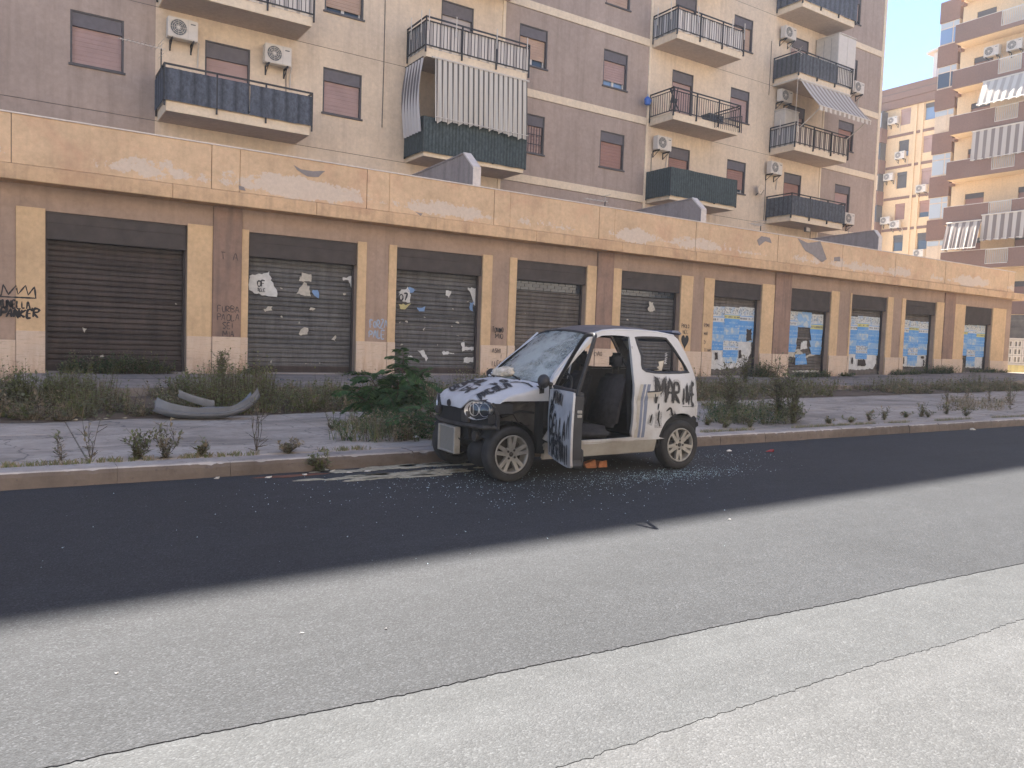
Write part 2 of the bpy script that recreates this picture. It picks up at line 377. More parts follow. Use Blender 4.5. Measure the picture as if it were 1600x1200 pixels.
def poster(name, mode):
    t = NT(name); g = t.sep(t.pos(gen=True)); z = g[2]; co = t.pos(); blue = (.10,.28,.57); n = t.noise(3.8, 5, .6, co); n2 = t.noise(15, 3, .6, co)
    base = t.mix(t.ramp(t.noise(2.5, 4, .6, co), [(.35,0),(.7,.55)]), blue, (.22,.40,.60))
    if mode in ('logo','yellow'):
        pic = t.ramp(z, [(.44,0),(.47,1),(.97,1),(1,.4)]); base = t.mix(t.math('MULTIPLY', pic, t.ramp(n, [(.38,.45),(.52,1)])), base, (.56,.55,.50))
        dk = t.math('MULTIPLY', t.ramp(z, [(.5,0),(.56,1),(.9,1),(.95,0)]), t.ramp(n2, [(.52,0),(.57,.8)])); base = t.mix(dk, base, (.13,.16,.17))
        bar = t.ramp(z, [(.16,0),(.18,1),(.40,1),(.42,0)]); base = t.mix(bar, base, (.58,.58,.56) if mode == 'logo' else (.56,.52,.20))
        w = t.noise(22, 2, .5, t.pos((1,1,.25))); tx = t.math('MULTIPLY', t.ramp(z, [(.22,0),(.24,1),(.34,1),(.36,0)]), t.ramp(w, [(.46,0),(.5,.75)])); base = t.mix(tx, base, (.12,.12,.12))
    elif mode == 'pale': base = t.mix(t.ramp(z, [(0,.1),(.15,.5),(.85,.5),(1,.2)]), base, (.36,.47,.56)); base = t.mix(t.ramp(n, [(.5,0),(.58,.7)]), base, (.55,.56,.48))
    else:
        w = t.noise(20, 2, .5, t.pos((1,1,.3))); tx = t.math('MULTIPLY', t.ramp(t.math('FRACT', t.math('MULTIPLY', z, 2.5)), [(.5,0),(.56,1),(.8,1),(.86,0)]), t.ramp(w, [(.48,0),(.52,.6)])); base = t.mix(tx, base, (.40,.52,.62))
    base = t.mix(t.math('MULTIPLY', t.ramp(t.noise(3.2, 6, .7, co), [(.5,0),(.72,1)]), .35), base, (.45,.47,.46)); t.col(base); t.set(rough=.8, spec=.2); return t.mat
for _m in ('logo','yellow','text','pale'): M['poster_'+_m] = poster('blue poster '+_m, _m)
def leafmat(name, c):
    t = NT(name); n = t.noise(5, 3, .6, t.pos()); t.col(t.mix(1, c, t.ramp(n, [(.3,.65),(.7,1.35)]), 'MULTIPLY')); t.set(rough=.6, spec=.25)
    tr = t.n('BsdfTranslucent'); tr.inputs[0].default_value = (*[min(1,x*1.3) for x in c],1); ms = t.n('MixShader'); ms.inputs[0].default_value = .4
    out = t.t.nodes['Material Output']; t.l(t.b.outputs[0], ms.inputs[1]); t.l(tr.outputs[0], ms.inputs[2]); t.l(ms.outputs[0], out.inputs[0]); return t.mat
M['leaf'] = leafmat('weed leaf', (.15,.165,.06)); M['leaf_dark'] = leafmat('dark leaf', (.042,.085,.03)); M['leaf_dry'] = leafmat('dry weed', (.26,.205,.125)); M['leaf_grey'] = leafmat('grey green leaf', (.18,.18,.105)); M['stem'] = leafmat('brown stem', (.10,.075,.05))

# ------------------------------------------------------------------ ground, road, kerb, pavement
rng = random.Random(7)
def struct(o): o['kind'] = 'structure'; return o
g = MB(); g.quad((-320,-320,-.06),(420,-320,-.06),(420,420,-.06),(-320,420,-.06)); struct(g.build('ground', M['ground'], fix=False))
def ragged(name, y_near, y_far, z, m, amp, x0=-60, x1=170, near_pts=None):
    """a road layer whose near edge is ragged"""
    xs = []; x = x0
    while x < x1:
        xs.append(x); x += .018 if -1 < x < 16 else .6
    b = MB(); rows = []
    lo = [(x, y_near(x)+(mnoise.noise((x*1.1,z*100,0))*.35+mnoise.noise((x*16,z*100,5))*.15+mnoise.noise((x*45,z*90,2))*.22)*amp, z) for x in xs]
    b.grid([[(p[0], p[1]-.004, z-.02) for p in lo], lo, [(x, y_far, z) for x in xs]])
    return struct(b.build(name, m, fix=False))
g = MB(); g.quad((-60,-9,-.0065),(170,-9,-.0065),(170,2.4,-.0065),(-60,2.4,-.0065)); struct(g.build('road_shoulder', M['asphalt_old'], fix=False))
ragged('road_strip', lambda x: 2.09-.022*max(-3,min(x,12)), 3.2, -.004, M['asphalt_mid'], .06)
ragged('road', lambda x: 2.87-.053*max(-4,min(x,12)), 8.1, 0.0, M['asphalt'], .055)
# kerb stones, each its own piece
kerb = MB(); kerb.box(-30, 60, 7.98, 8.2, -.05, .10); kerb = struct(kerb.build('kerb', M['soil']))
variants = []
for k in range(7):                      # worn cast stones: top, chipped front edge, dirty face
    b = MB(); nx = 40; rows = []
    for i in range(nx+1):
        x = -.4985+.997*i/nx; e = math.sin(math.pi*i/nx)**.25; q = lambda f, a, s_: a*mnoise.noise((x*f, k*13.7, s_))
        ch = max(0, q(7,.05,2)+q(19,.03,5)-.004)+.004; fy = -.17+q(3,.010,7)*e+q(14,.006,9)*e
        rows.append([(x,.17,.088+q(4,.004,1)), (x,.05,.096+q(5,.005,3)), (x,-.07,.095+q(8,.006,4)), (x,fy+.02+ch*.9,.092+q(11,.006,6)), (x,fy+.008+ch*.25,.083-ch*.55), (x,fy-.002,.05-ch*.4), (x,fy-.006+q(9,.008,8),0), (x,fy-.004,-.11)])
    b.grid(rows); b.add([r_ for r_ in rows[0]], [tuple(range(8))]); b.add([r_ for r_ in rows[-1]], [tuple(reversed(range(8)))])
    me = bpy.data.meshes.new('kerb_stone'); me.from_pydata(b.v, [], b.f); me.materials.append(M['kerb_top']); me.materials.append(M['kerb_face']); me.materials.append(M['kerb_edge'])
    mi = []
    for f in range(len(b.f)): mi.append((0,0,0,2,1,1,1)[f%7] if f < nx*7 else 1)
    me.polygons.foreach_set('material_index', mi)
    bm = bmesh.new(); bm.from_mesh(me); bmesh.ops.recalc_face_normals(bm, faces=bm.faces); bm.to_mesh(me); bm.free(); variants.append(me)
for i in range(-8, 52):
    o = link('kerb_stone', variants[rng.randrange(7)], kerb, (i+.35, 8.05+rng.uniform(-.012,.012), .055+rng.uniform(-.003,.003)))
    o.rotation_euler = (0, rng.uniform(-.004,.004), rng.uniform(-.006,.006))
# lower pavement of large cast slabs, upper pavement, weed bed
def weed_edge(x): return 11.8 + .085*max(0, min(x, 40)) + .25*mnoise.noise((x*.6,3,1)) + .12*mnoise.noise((x*2.3,9,1))
pv = MB(); pv.quad((-30,8.2,.125),(80,8.2,.125),(80,20.5,.125),(-30,20.5,.125)); pave = struct(pv.build('pavement', M['soil'], fix=False))
x = -8.2
while x < 55:
    w = 2.95
    for (y0, y1) in ((8.235, 10.55), (10.56, 12.9), (12.91, 15.3)):
        b = MB(); z = .145+rng.uniform(-.005,.005); b.box(x+.004, x+w-.004, y0+.004, y1-.003, .02, z); b.build('paving_slab', M['paving'], pave, bevel=.008)
    x += w
b = MB(); rows = []
xs = [-12+.3*i for i in range(230)]
for j in range(12):
    rows.append([(x, weed_edge(x)*(1-j/11)+15.62*j/11, .135+(.05+.05*mnoise.noise((x*1.3,j*.6,4))+.05*mnoise.noise((x*4,j*1.6,7)))*math.sin(math.pi*j/11)**.6 + .015) for x in xs])
b.grid(rows); struct(b.build('weed_bed', M['soil'], smooth=True, fix=False))
def base_z(x): return .355 + .30*max(0, min(1, (x-27)/14))
up = MB()
for i in range(30):
    x0 = .75+i*2.0
    for (y0,y1) in ((15.6,17.75),(17.76,20.3)):
        u0, u1 = base_z(x0), base_z(x0+2)
        c = MB(); c.hexa([(x0+.006,y0,.05),(x0+1.994,y0,.05),(x0+1.994,y1,.05),(x0+.006,y1,.05),(x0+.006,y0,u0-.03),(x0+1.994,y0,u1-.03),(x0+1.994,y1,u1),(x0+.006,y1,u0)])
        c.build('paving_slab', M['upper'], pave, bevel=.01)
rp = MB(); rp.hexa([(.12,16.6,.10),(.74,16.6,.10),(.74,19.9,.10),(.12,19.9,.10),(.12,16.6,.16),(.74,16.6,.16),(.74,19.9,.34),(.12,19.9,.34)])
rp.build('ramp', M['kerb_top'], pave, bevel=.01)
lp = MB(); lp.box(-25,.11,15.6,20.2,.05,.17); lp.build('paving_slab', M['upper'], pave)

# ------------------------------------------------------------------ the row of shops
def wall_holes(b, X0, X1, Z0, Z1, holes, Y, depth):
    holes = [h for h in holes if h[0] < X1 and h[1] > X0 and h[2] < Z1 and h[3] > Z0]
    xs = sorted({X0, X1, *[v for h in holes for v in h[:2] if X0 < v < X1]}); zs = sorted({Z0, Z1, *[v for h in holes for v in h[2:4] if Z0 < v < Z1]})
    for i in range(len(xs)-1):
        for j in range(len(zs)-1):
            cx, cz = (xs[i]+xs[i+1])/2, (zs[j]+zs[j+1])/2
            if any(h[0] < cx < h[1] and h[2] < cz < h[3] for h in holes): continue
            b.quad((xs[i],Y,zs[j]),(xs[i+1],Y,zs[j]),(xs[i+1],Y,zs[j+1]),(xs[i],Y,zs[j+1]))
    for h in holes:
        x0,x1,z0,z1 = max(h[0],X0),min(h[1],X1),max(h[2],Z0),min(h[3],Z1); D = Y+depth
        b.quad((x0,Y,z0),(x0,Y,z1),(x0,D,z1),(x0,D,z0)); b.quad((x1,Y,z0),(x1,D,z0),(x1,D,z1),(x1,Y,z1))
        if h[3] < Z1: b.quad((x0,Y,z1),(x1,Y,z1),(x1,D,z1),(x0,D,z1))
        if h[2] > Z0: b.quad((x0,Y,z0),(x0,D,z0),(x1,D,z0),(x1,Y,z0))
OPEN = [(.71,3.62),(5.06,7.92),(9.07,11.84),(13.06,15.78),(17.25,20.03),(21.72,24.36),(26.05,28.69),(30.11,32.76),(34.18,36.75),(39.38,42.06)]
PIL = [(.16,.71),(3.62,4.20),(4.88,5.06),(7.92,8.18),(8.83,9.07),(11.84,12.18),(12.79,13.06),(15.78,16.18),(16.87,17.25),(20.03,20.62),(21.19,21.72),(24.36,25.08),(28.69,29.23),(30.0,30.11),(32.76,33.2),(33.88,34.18),(36.75,37.43),(38.36,39.38),(42.06,43.43)]
PINK = [(-24,.16),(8.18,8.83),(12.18,12.79),(20.62,21.19),(29.23,30.0),(33.2,33.88),(43.43,44.0)]
COLS = [(4.20,4.88),(16.18,16.87),(25.08,26.05),(37.43,38.36)]
shop = empty('shop_row', (22, 20, .35), 'long low row of abandoned shops with rolled down shutters under a peeling ochre parapet', 'building')
HEAD = 3.89
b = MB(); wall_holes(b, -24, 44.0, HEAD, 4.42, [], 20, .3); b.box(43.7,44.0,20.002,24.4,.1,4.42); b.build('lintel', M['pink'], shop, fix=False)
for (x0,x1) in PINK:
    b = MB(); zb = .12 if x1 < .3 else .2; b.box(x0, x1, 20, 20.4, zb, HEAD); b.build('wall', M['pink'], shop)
def reveals():
    for (x0,x1) in OPEN:
        b = MB(); b.quad((x0,20.40,.2),(x0,20.02,.2),(x0,20.02,HEAD),(x0,20.40,HEAD)); b.quad((x1,20.02,.2),(x1,20.40,.2),(x1,20.40,HEAD),(x1,20.02,HEAD)); b.quad((x0,20.0,HEAD),(x0,20.4,HEAD),(x1,20.4,HEAD),(x1,20.0,HEAD))
        yield b
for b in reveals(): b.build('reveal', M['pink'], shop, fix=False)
for (x0,x1) in PIL:
    b = MB(); b.box(x0+.003, x1-.003, 19.97, 20.38, .2, HEAD+.045); b.build('pilaster', M['pilaster'], shop, bevel=.006)
for (x0,x1) in COLS:
    b = MB(); b.box(x0, x1, 19.93, 20.38, .2, 4.418); b.build('column', M['column'], shop, bevel=.01)
# stone plinth slabs in front of every pier
for grp, y in ((PINK,19.975),(PIL,19.945),(COLS,19.905)):
    for (x0,x1) in grp:
        xa = max(x0,-6); n = max(1, round((x1-xa)/1.1)); top = 1.255 if x1 > .3 else 1.06
        for i in range(n):
            a_, b_ = xa+(x1-xa)*i/n, xa+(x1-xa)*(i+1)/n
            b = MB(); b.box(a_+.003, b_-.003, y+rng.uniform(-.004,.004), y+.06, .14 if x1 < .3 else .22, top+rng.uniform(-.006,.006)); b.build('plinth_slab', M['travertine'], shop, bevel=.005)
# pale pilaster returns seen inside each opening
# cornice, parapet panels, coping
xs = [-24+i*3.4 for i in range(20)]+[44.65]
for i in range(len(xs)-1):
    b = MB(); b.box(xs[i]+.002, xs[i+1]-.002, 19.5, 20.6, 4.421, 4.745); b.build('cornice', M['cornice'], shop, bevel=.012)
PX = [-24,-20,-16,-12,-8,-4.6,-3.9,.08,4.07,4.72,7.98,8.62,11.93,12.49,15.88,16.52,20.23,20.87,24.64,25.39,28.7,29.4,32.52,33.1,36.6,37.33,42.56,43.22]
for i in range(len(PX)-1):
    p = .012 if PX[i+1]-PX[i] < 1 else 0
    b = MB(); b.box(PX[i]+.006, PX[i+1]-.006, 19.6-p, 19.8, 4.765, 5.79); b.build('parapet_panel', M['parapet'], shop, bevel=.006)
b = MB(); b.box(-24, 43.2, 19.66, 19.79, 4.7, 5.78); b.box(-24,43.2,19.8,24.49,4.5,4.7); b.build('terrace_deck', M['wing'], shop)
b = MB(); b.box(-24, 43.26, 19.575, 19.83, 5.792, 5.822); b.build('coping', M['capstone'], shop)
b = MB(); b.box(43.0,43.2,19.82,24.4,4.75,5.79); b.build('parapet_panel', M['parapet'], shop)

def shutter(i, m, zb, mbox, low=None, box_h=.56, slat=.122):
    x0, x1 = OPEN[i]; b = MB(); top = HEAD-box_h+.05; n = int((top-zb)/slat); rows = []; r2 = random.Random(i)
    for k in range(n):
        z = zb + k*slat
        for (dz, dy) in ((.004,.022),(.03,0),(.085,-.004),(slat-.012,.006),(slat-.006,.026)):
            rows.append([(x0, 20.30+dy+.004*math.sin(k*1.3), z+dz), ((x0+x1)/2, 20.30+dy+r2.uniform(-.006,.006), z+dz), (x1, 20.30+dy+.004*math.cos(k*1.7), z+dz)])
    b.grid(rows); o = b.build('shutter', m, shop, fix=False)
    c = MB(); c.box(x0, x1-.02, 20.05, 20.31, HEAD-box_h, HEAD-.002); c.box(x0+.01, x1-.03, 20.043, 20.05, HEAD-box_h*.42, HEAD-box_h*.42+.012); c.box(x0+.01, x1-.03, 20.038, 20.05, HEAD-.05, HEAD-.004); c.box(x0, x1-.02, 20.045, 20.06, HEAD-box_h-.035, HEAD-box_h+.02); c.build('shutter_box', mbox, o, bevel=.006)
    c = MB(); c.box(x0+.01, x1-.01, 20.26, 20.33, zb-.03, zb+.16); c.build('bottom_rail', M['shutter_brown'] if i < 5 else m, o, bevel=.008)
    for xx in (x0+.001, x1-.05): c = MB(); c.box(xx, xx+.05, 20.2, 20.275, zb, top); c.build('guide_rail', M['shutter_box'], o)
    s = MB(); s.box(x0, x1, 19.96, 20.4, .2, base_z(x0)+.02); s.build('threshold', M['kerb_top'], shop)
    return o
SH = []
mats = ['shutter_brown','shutter_grey','shutter_grey','shutter_tan','shutter_grey','shutter_tan','shutter_tan','shutter_tan','shutter_tan','shutter_tan']
for i in range(10):
    SH.append(shutter(i, M[mats[i]], base_z(OPEN[i][0])+.03, M['shutter_box'], box_h=.56 if i not in (6,9) else .8))
# glazed brick-like ventilation band at the head of two shutters
for i, z0, z1 in ((3,3.02,3.30),(4,3.1,3.30)):
    x0,x1 = OPEN[i]
    b = MB(); nr = 3 if i == 3 else 2; h = (z1-z0)/nr; nx = 9
    for r_ in range(nr):
        for k in range(nx+1):
            a_ = x0+.06+(x1-x0-.12)*(k-(.5 if r_%2 else 0))/nx; c_ = a_+(x1-x0-.12)/nx-.015
            a_ = max(a_, x0+.06); c_ = min(c_, x1-.06)
            if c_-a_ > .03: b.box(a_, c_, 20.265, 20.29, z0+r_*h+.008, z0+(r_+1)*h-.008)
    v = b.build('vent_band', M['pane'], SH[i]); v['kind'] = 'stuff'
    b = MB(); b.box(x0+.03,x1-.03,20.291,20.31,z0-.02,z1+.02); b.build('vent_frame', M['rail_dark'], SH[i])
# posters and torn paper
def sheet_poly(par, poly, m, y, name='torn_paper', curl=.012):
    pts = dense(poly, .05 if name == 'torn_paper' else .1); j_ = .022 if name == 'torn_paper' else .010; r2 = random.Random(len(pts)+int(poly[0][0]*100)); P = [(x+r2.uniform(-j_,j_)+.03*mnoise.noise((x*9,z*9,1))*(j_ > .02), z+r2.uniform(-j_,j_)+.04*mnoise.noise((x*9,z*9,7))*(j_ > .02)) for x,z in pts]
    V, T = panel2d(P, [], .12) if len(P) > 8 else (P, [tuple(range(len(P)))])
    b = MB(); b.add([(x, y-.004-curl*(.5+.5*mnoise.noise((x*7,z*7,y))), z) for x,z in V], T); return b.build(name, m, par, fix=False)
def poly_px(pts, Y=20.28): return [(lambda p: (p.x, p.z))(aty(x,y,Y)) for x,y in pts]
PLAN = [[('logo',.68),('text',.36),('pale',.30),('text',.32)],[('yellow',.52),('text',.25),('pale',.26),('text',.26),('logo',.40),('text',.2),('pale',.22),('text',.2)],[('logo',.64),('text',.44),('pale',.30),('text',.24)]]
def blue_wall(i, top, plan=PLAN, white=None, skip=(), clip=None):
    x0,x1 = OPEN[i]; xa, xb = x0+.08, x1-.10; w = (xb-xa)/3; r2 = random.Random(40+i)
    if white: sheet_poly(SH[i], white, M['paper_white'], 20.283)
    for c in range(3):
        z = top+r2.uniform(-.03,.03); a_, e_ = xa+w*c+r2.uniform(-.02,.02), xa+w*(c+1)+.03+r2.uniform(-.02,.02)
        for k, (m, h) in enumerate(plan[c]):
            h *= r2.uniform(.93,1.07)
            if (c,k) not in skip:
                cut = r2.uniform(.1,.25)*w if (c,k) in (clip or ()) else 0
                sheet_poly(SH[i], [(a_+cut,z-h-.02),(e_-cut*.5,z-h-.02+r2.uniform(-.02,.02)),(e_,z),(a_,z+r2.uniform(-.02,.02))], M['poster_'+m], 20.272-.004*((c+k)%2)-(.004 if c == 1 else 0), 'poster')
            z -= h
blue_wall(5, 2.98, white=[(21.8,2.0),(24.2,2.0),(24.24,1.3),(24.0,.85),(23.5,.66),(22.6,.60),(21.82,.62)], skip=((2,3),(1,7)), clip=((1,6),))
blue_wall(6, 2.97, [[('logo',.62),('text',.4),('pale',.3),('text',.3)],[('pale',.6)],[('yellow',.75),('text',.35),('pale',.3),('text',.3)]], clip=((0,2),(0,3),(2,1),(2,2),(2,3)))
sheet_poly(SH[6], [(26.3,1.35),(27.1,1.5),(27.6,1.2),(28.3,1.45),(28.2,1.25),(27.3,1.08),(26.4,1.2)], M['paper'], 20.276); sheet_poly(SH[6], [(26.9,1.25),(27.55,1.3),(27.7,.86),(26.95,.83)], M['poster_text'], 20.262, 'poster')
sheet_poly(SH[6], [(26.8,.6),(28.5,.62),(28.5,.54),(26.8,.52)], M['paper'], 20.27); sheet_poly(SH[6], [(27.25,1.75),(27.6,1.85),(27.65,1.5),(27.2,1.45)], M['paper_white'], 20.27)
blue_wall(7, 2.98, white=[(30.2,1.6),(32.62,1.6),(32.6,.95),(32.4,.72),(31.2,.66),(30.2,.70)], skip=((1,6),(1,7)))
blue_wall(8, 3.0, white=[(34.25,1.65),(36.65,1.65),(36.6,.9),(36.2,.84),(34.4,.86)], skip=((1,7),))
blue_wall(9, 3.0, [[('yellow',.5),('text',.36),('pale',.32),('text',.3)],[('logo',.46),('text',.25),('pale',.26),('text',.26),('logo',.40),('text',.2),('pale',.25)],[('yellow',.64),('text',.34),('pale',.30),('text',.30)]], white=[(40.6,1.6),(41.9,1.6),(41.9,.85),(40.3,.87)])
# dark gaps torn through the white paper
for i, (cx,cz,w,h) in ((5,(22.3,1.1,.16,.3)),(5,(23.6,1.18,.14,.34)),(5,(24.05,1.95,.3,.5)),(7,(30.8,1.05,.12,.3)),(7,(31.5,.98,.6,.3)),(8,(34.75,1.12,.12,.3)),(8,(36.3,1.3,.3,.12)),(8,(36.45,1.05,.12,.34)),(9,(40.0,1.2,.25,.3))):
    sheet_poly(SH[i], [(cx-w/2,cz-h/2),(cx+w/2,cz-h/2*.8),(cx+w*.4,cz+h/2),(cx-w*.5,cz+h*.45)], M['shutter_box'], 20.258)
# torn paper on the near shutters, taken from the photograph
def z6(pts): return poly_px([(360+x/3.75, 300+y/3.75) for x,y in pts])
for i, p, m in ((1, z6([(112,488),(180,478),(225,470),(240,520),(270,580),(268,612),(225,610),(180,602),(130,585),(112,570)]), 'paper_white'),
    (1, z6([(418,476),(472,480),(470,528),(440,520),(398,520)]), 'paper'), (1, z6([(440,525),(460,560),(470,610),(435,615),(415,595),(385,600),(400,560)]), 'paper'),
    (1, z6([(480,570),(505,570),(520,600),(515,625),(490,610)]), 'ink_blue'), (1, z6([(655,497),(715,497),(717,585),(690,520),(660,520)]), 'paper_white'),
    (1, z6([(190,680),(240,668),(240,692),(200,700)]), 'paper'), (1, z6([(400,830),(420,800),(455,795),(450,838)]), 'paper'),(1, z6([(590,865),(620,840),(612,880)]), 'paper'),
    (2, z6([(988,585),(1040,560),(1058,600),(1050,650),(1010,640),(990,632)]), 'paper_white'), (2, z6([(1030,570),(1060,556),(1090,575),(1055,592)]), 'ink_blue'), (2, z6([(990,660),(1055,655),(1030,685),(992,684)]), 'ink_yellow'),
    (2, z6([(1265,578),(1290,578),(1292,600),(1280,615),(1265,598)]), 'paper_white'), (2, z6([(1385,562),(1458,562),(1455,700),(1445,780),(1437,690),(1412,610)]), 'paper_white'), (2, z6([(1400,650),(1425,645),(1420,695),(1398,690)]), 'ink_blue'),
    (2, z6([(1350,885),(1372,880),(1372,908),(1428,905),(1432,870),(1448,870),(1448,930),(1360,928)]), 'paper_white'), (2, z6([(1100,930),(1135,930),(1155,975),(1145,988),(1120,960)]), 'paper_white'), (2, z6([(1240,935),(1310,940),(1308,952),(1245,950)]), 'paper_white'),
    (2, z6([(1370,975),(1446,965),(1446,1000),(1368,998)]), 'paper_white'), (2, z6([(1040,960),(1068,962),(1066,972),(1040,972)]), 'paper_white'), (2, z6([(1095,680),(1140,672),(1135,695),(1100,700)]), 'ink_blue')):
    sheet_poly(SH[i], p, M[m], 20.284, curl=.02)
for i, p in ((4, [(760+x/3.75, 300+y/3.75) for x,y in [(948,640),(970,650),(985,695),(960,703),(940,690),(950,670)]]),): sheet_poly(SH[i], poly_px(p), M['paper'], 20.27, curl=.05)
r2 = random.Random(5)
for i in (1,1,1,2,2,2,2,2,3,1,2,2,4,1,1,2,2,1,2,1,2,2,1,0,0,0,0):
    x0,x1 = OPEN[i]; cx, cz, s_ = r2.uniform(x0+.2,x1-.2), r2.uniform(.6,2.6), r2.uniform(.015,.055)
    sheet_poly(SH[i], [(cx+s_*math.cos(a)*r2.uniform(.5,1.6), cz+s_*math.sin(a)*r2.uniform(.4,1)) for a in (0,1.2,2.4,3.5,4.6,5.5)], M['paper'], 20.283)

# hand lettering: one stroke alphabet for all the writing
GL = {'A':[[(0,0),(.3,1),(.6,0)],[(.12,.4),(.5,.4)]],'B':[[(0,0),(0,1),(.4,.9),(.45,.65),(0,.52),(.5,.4),(.5,.1),(0,0)]],'C':[[(.55,.85),(.3,1),(.05,.7),(.05,.3),(.3,0),(.55,.15)]],'D':[[(0,0),(0,1),(.4,.85),(.55,.5),(.4,.12),(0,0)]],
 'E':[[(.5,1),(0,1),(0,0),(.5,0)],[(0,.5),(.4,.5)]],'F':[[(.5,1),(0,1),(0,0)],[(0,.52),(.4,.52)]],'G':[[(.55,.85),(.3,1),(.05,.7),(.05,.3),(.3,0),(.55,.15),(.55,.45),(.3,.45)]],'H':[[(0,0),(0,1)],[(.5,0),(.5,1)],[(0,.5),(.5,.5)]],'I':[[(.15,0),(.15,1)]],
 'K':[[(0,0),(0,1)],[(.5,1),(0,.45),(.55,0)]],'L':[[(0,1),(0,0),(.5,0)]],'M':[[(0,0),(.05,1),(.35,.35),(.65,1),(.7,0)]],'N':[[(0,0),(0,1),(.5,0),(.5,1)]],'O':[[(.3,1),(.05,.75),(.05,.25),(.3,0),(.55,.25),(.55,.75),(.3,1)]],'P':[[(0,0),(0,1),(.45,.9),(.45,.6),(0,.48)]],
 'R':[[(0,0),(0,1),(.45,.92),(.42,.6),(0,.5),(.55,0)]],'S':[[(.5,.88),(.25,1),(.03,.8),(.25,.52),(.5,.3),(.25,0),(0,.12)]],'T':[[(0,1),(.6,1)],[(.3,1),(.3,0)]],'U':[[(0,1),(.03,.25),(.25,0),(.5,.25),(.5,1)]],'V':[[(0,1),(.28,0),(.55,1)]],'W':[[(0,1),(.15,0),(.35,.7),(.55,0),(.7,1)]],'Y':[[(0,1),(.28,.5),(.55,1)],[(.28,.5),(.28,0)]],'Z':[[(0,1),(.5,1),(0,0),(.5,0)]],
 '0':[[(.3,1),(.05,.75),(.05,.25),(.3,0),(.55,.25),(.55,.75),(.3,1)]],'1':[[(.0,.75),(.2,1),(.2,0)]],'2':[[(.02,.75),(.25,1),(.5,.75),(.02,0),(.55,0)]],'7':[[(0,1),(.5,1),(.2,0)]],'.':[[(.05,0),(.1,.08)]],',':[[(.1,.1),(.0,-.2)]],"'":[[(.1,1),(.05,.75)]],' ':[]}
def lettering(text, x, z, h, w=1.0, slant=0, jit=.03, seed=0, gap=.22):
    """polylines in the plane (u, v), one list of points per stroke"""
    r3 = random.Random(seed); out = []; u = 0
    for ch in text:
        gl = GL.get(ch, []); mx = max([p[0] for s_ in gl for p in s_], default=.3); dz = r3.uniform(-.05,.05); sc = r3.uniform(.9,1.1)
        for s_ in gl:
            pts = [((u+p[0]*sc+slant*p[1]+r3.uniform(-jit,jit))*h*w+x, (p[1]*sc+dz+r3.uniform(-jit,jit))*h+z) for p in s_]
            out.append(smooth_poly(pts, 4, False) if len(pts) > 2 else pts)
        u += mx + gap
    return out
def ribbon(b, pl, w, fn, seed=0):
    """flat strips along polylines, mapped to 3d by fn(u, v)"""
    r3 = random.Random(seed)
    for P in pl:
        P2 = []
        for i in range(len(P)-1):
            n = max(1, int(math.hypot(P[i+1][0]-P[i][0], P[i+1][1]-P[i][1])/(w*1.2)))
            P2 += [(P[i][0]+(P[i+1][0]-P[i][0])*k/n, P[i][1]+(P[i+1][1]-P[i][1])*k/n) for k in range(n)]
        P2.append(P[-1]); A, B = [], []
        for i, p in enumerate(P2):
            q0, q1 = P2[max(i-1,0)], P2[min(i+1,len(P2)-1)]; dx, dy = q1[0]-q0[0], q1[1]-q0[1]; L = math.hypot(dx,dy) or 1; ww = w*.5*(.95+.5*mnoise.noise((p[0]*9,p[1]*9,seed)))*r3.uniform(.75,1.25)*(.6 if i in (0,len(P2)-1) else 1)
            A.append(fn(p[0]-dy/L*ww, p[1]+dx/L*ww)); B.append(fn(p[0]+dy/L*ww, p[1]-dx/L*ww))
        b.grid([A,B])
def wall_text(text, px, py, h, Y, m, seed, wdt=.03, w=1.0, slant=0):
    p = aty(px, py, Y); b = MB(); ribbon(b, lettering(text, p.x, p.z, h, w, slant, .05, seed), wdt, lambda u,v: (u, Y-.004, v), seed)
    return b.build('graffiti', m, shop, fix=False)
YP, YC, YK = 19.97, 19.93, 20.0
b = MB(); p = [aty(x,y,YP) for x,y in ((-6,461),(2,461),(5,444),(13,460),(25,446),(28,460),(40,446),(44,461),(54,448),(56,466),(-6,463))]
ribbon(b, [[(q.x,q.z) for q in p]], .03, lambda u,v: (u, (YP if u > .16 else YK)-.004, v), 1); b.build('graffiti', M['spray'], shop, fix=False)
wall_text('F. MUNELLA,', -22, 479, .16, YP-.025 if False else YP, M['spray'], 3, .035, .75); wall_text('SPANKER', -10, 494, .17, YP, M['spray'], 4, .05, .95, .2)
wall_text('T  A', 345, 405, .16, YC, M['spray_brown'], 5, .02)
for k, s_ in enumerate(('FURBA','PAOLA','SEI','MIA')): wall_text(s_, 340+(8 if k > 1 else 0), 487+k*13, .15, YC, M['spray_brown'], 11+k, .022, .95)
wall_text('FORZA', 578, 512, .2, YK, M['spray_blue'], 21, .035, .7); wall_text('PALE', 577, 528, .2, YK, M['spray_blue'], 22, .035, .8)
wall_text('TONINO', 769, 519, .15, YP, M['spray'], 23, .02, .65); wall_text('MIO', 774, 529, .14, YK, M['spray'], 24, .022)
wall_text('PAOLO', 1065, 512, .13, YP, M['spray'], 27, .022, .8); wall_text('NEL', 1067, 521, .13, YP, M['spray'], 28, .022)
b = MB(); c = aty(1070,533,YP); hp = [(c.x+.17*math.sin(t)**3*1.1, c.z+.018*(13*math.cos(t)-5*math.cos(2*t)-2*math.cos(3*t)-math.cos(4*t))) for t in [i*2*math.pi/28 for i in range(28)]]
b.add([(x,YP-.004,z) for x,z in hp], [tuple(range(28))]); b.build('graffiti', M['spray'], shop, fix=False)
for k, s_ in enumerate(('ROMA','MIA','DI','TI AMO')): wall_text(s_, 1100, 511+k*13, .13, YP, M['spray_brown'], 30+k, .02, .7)
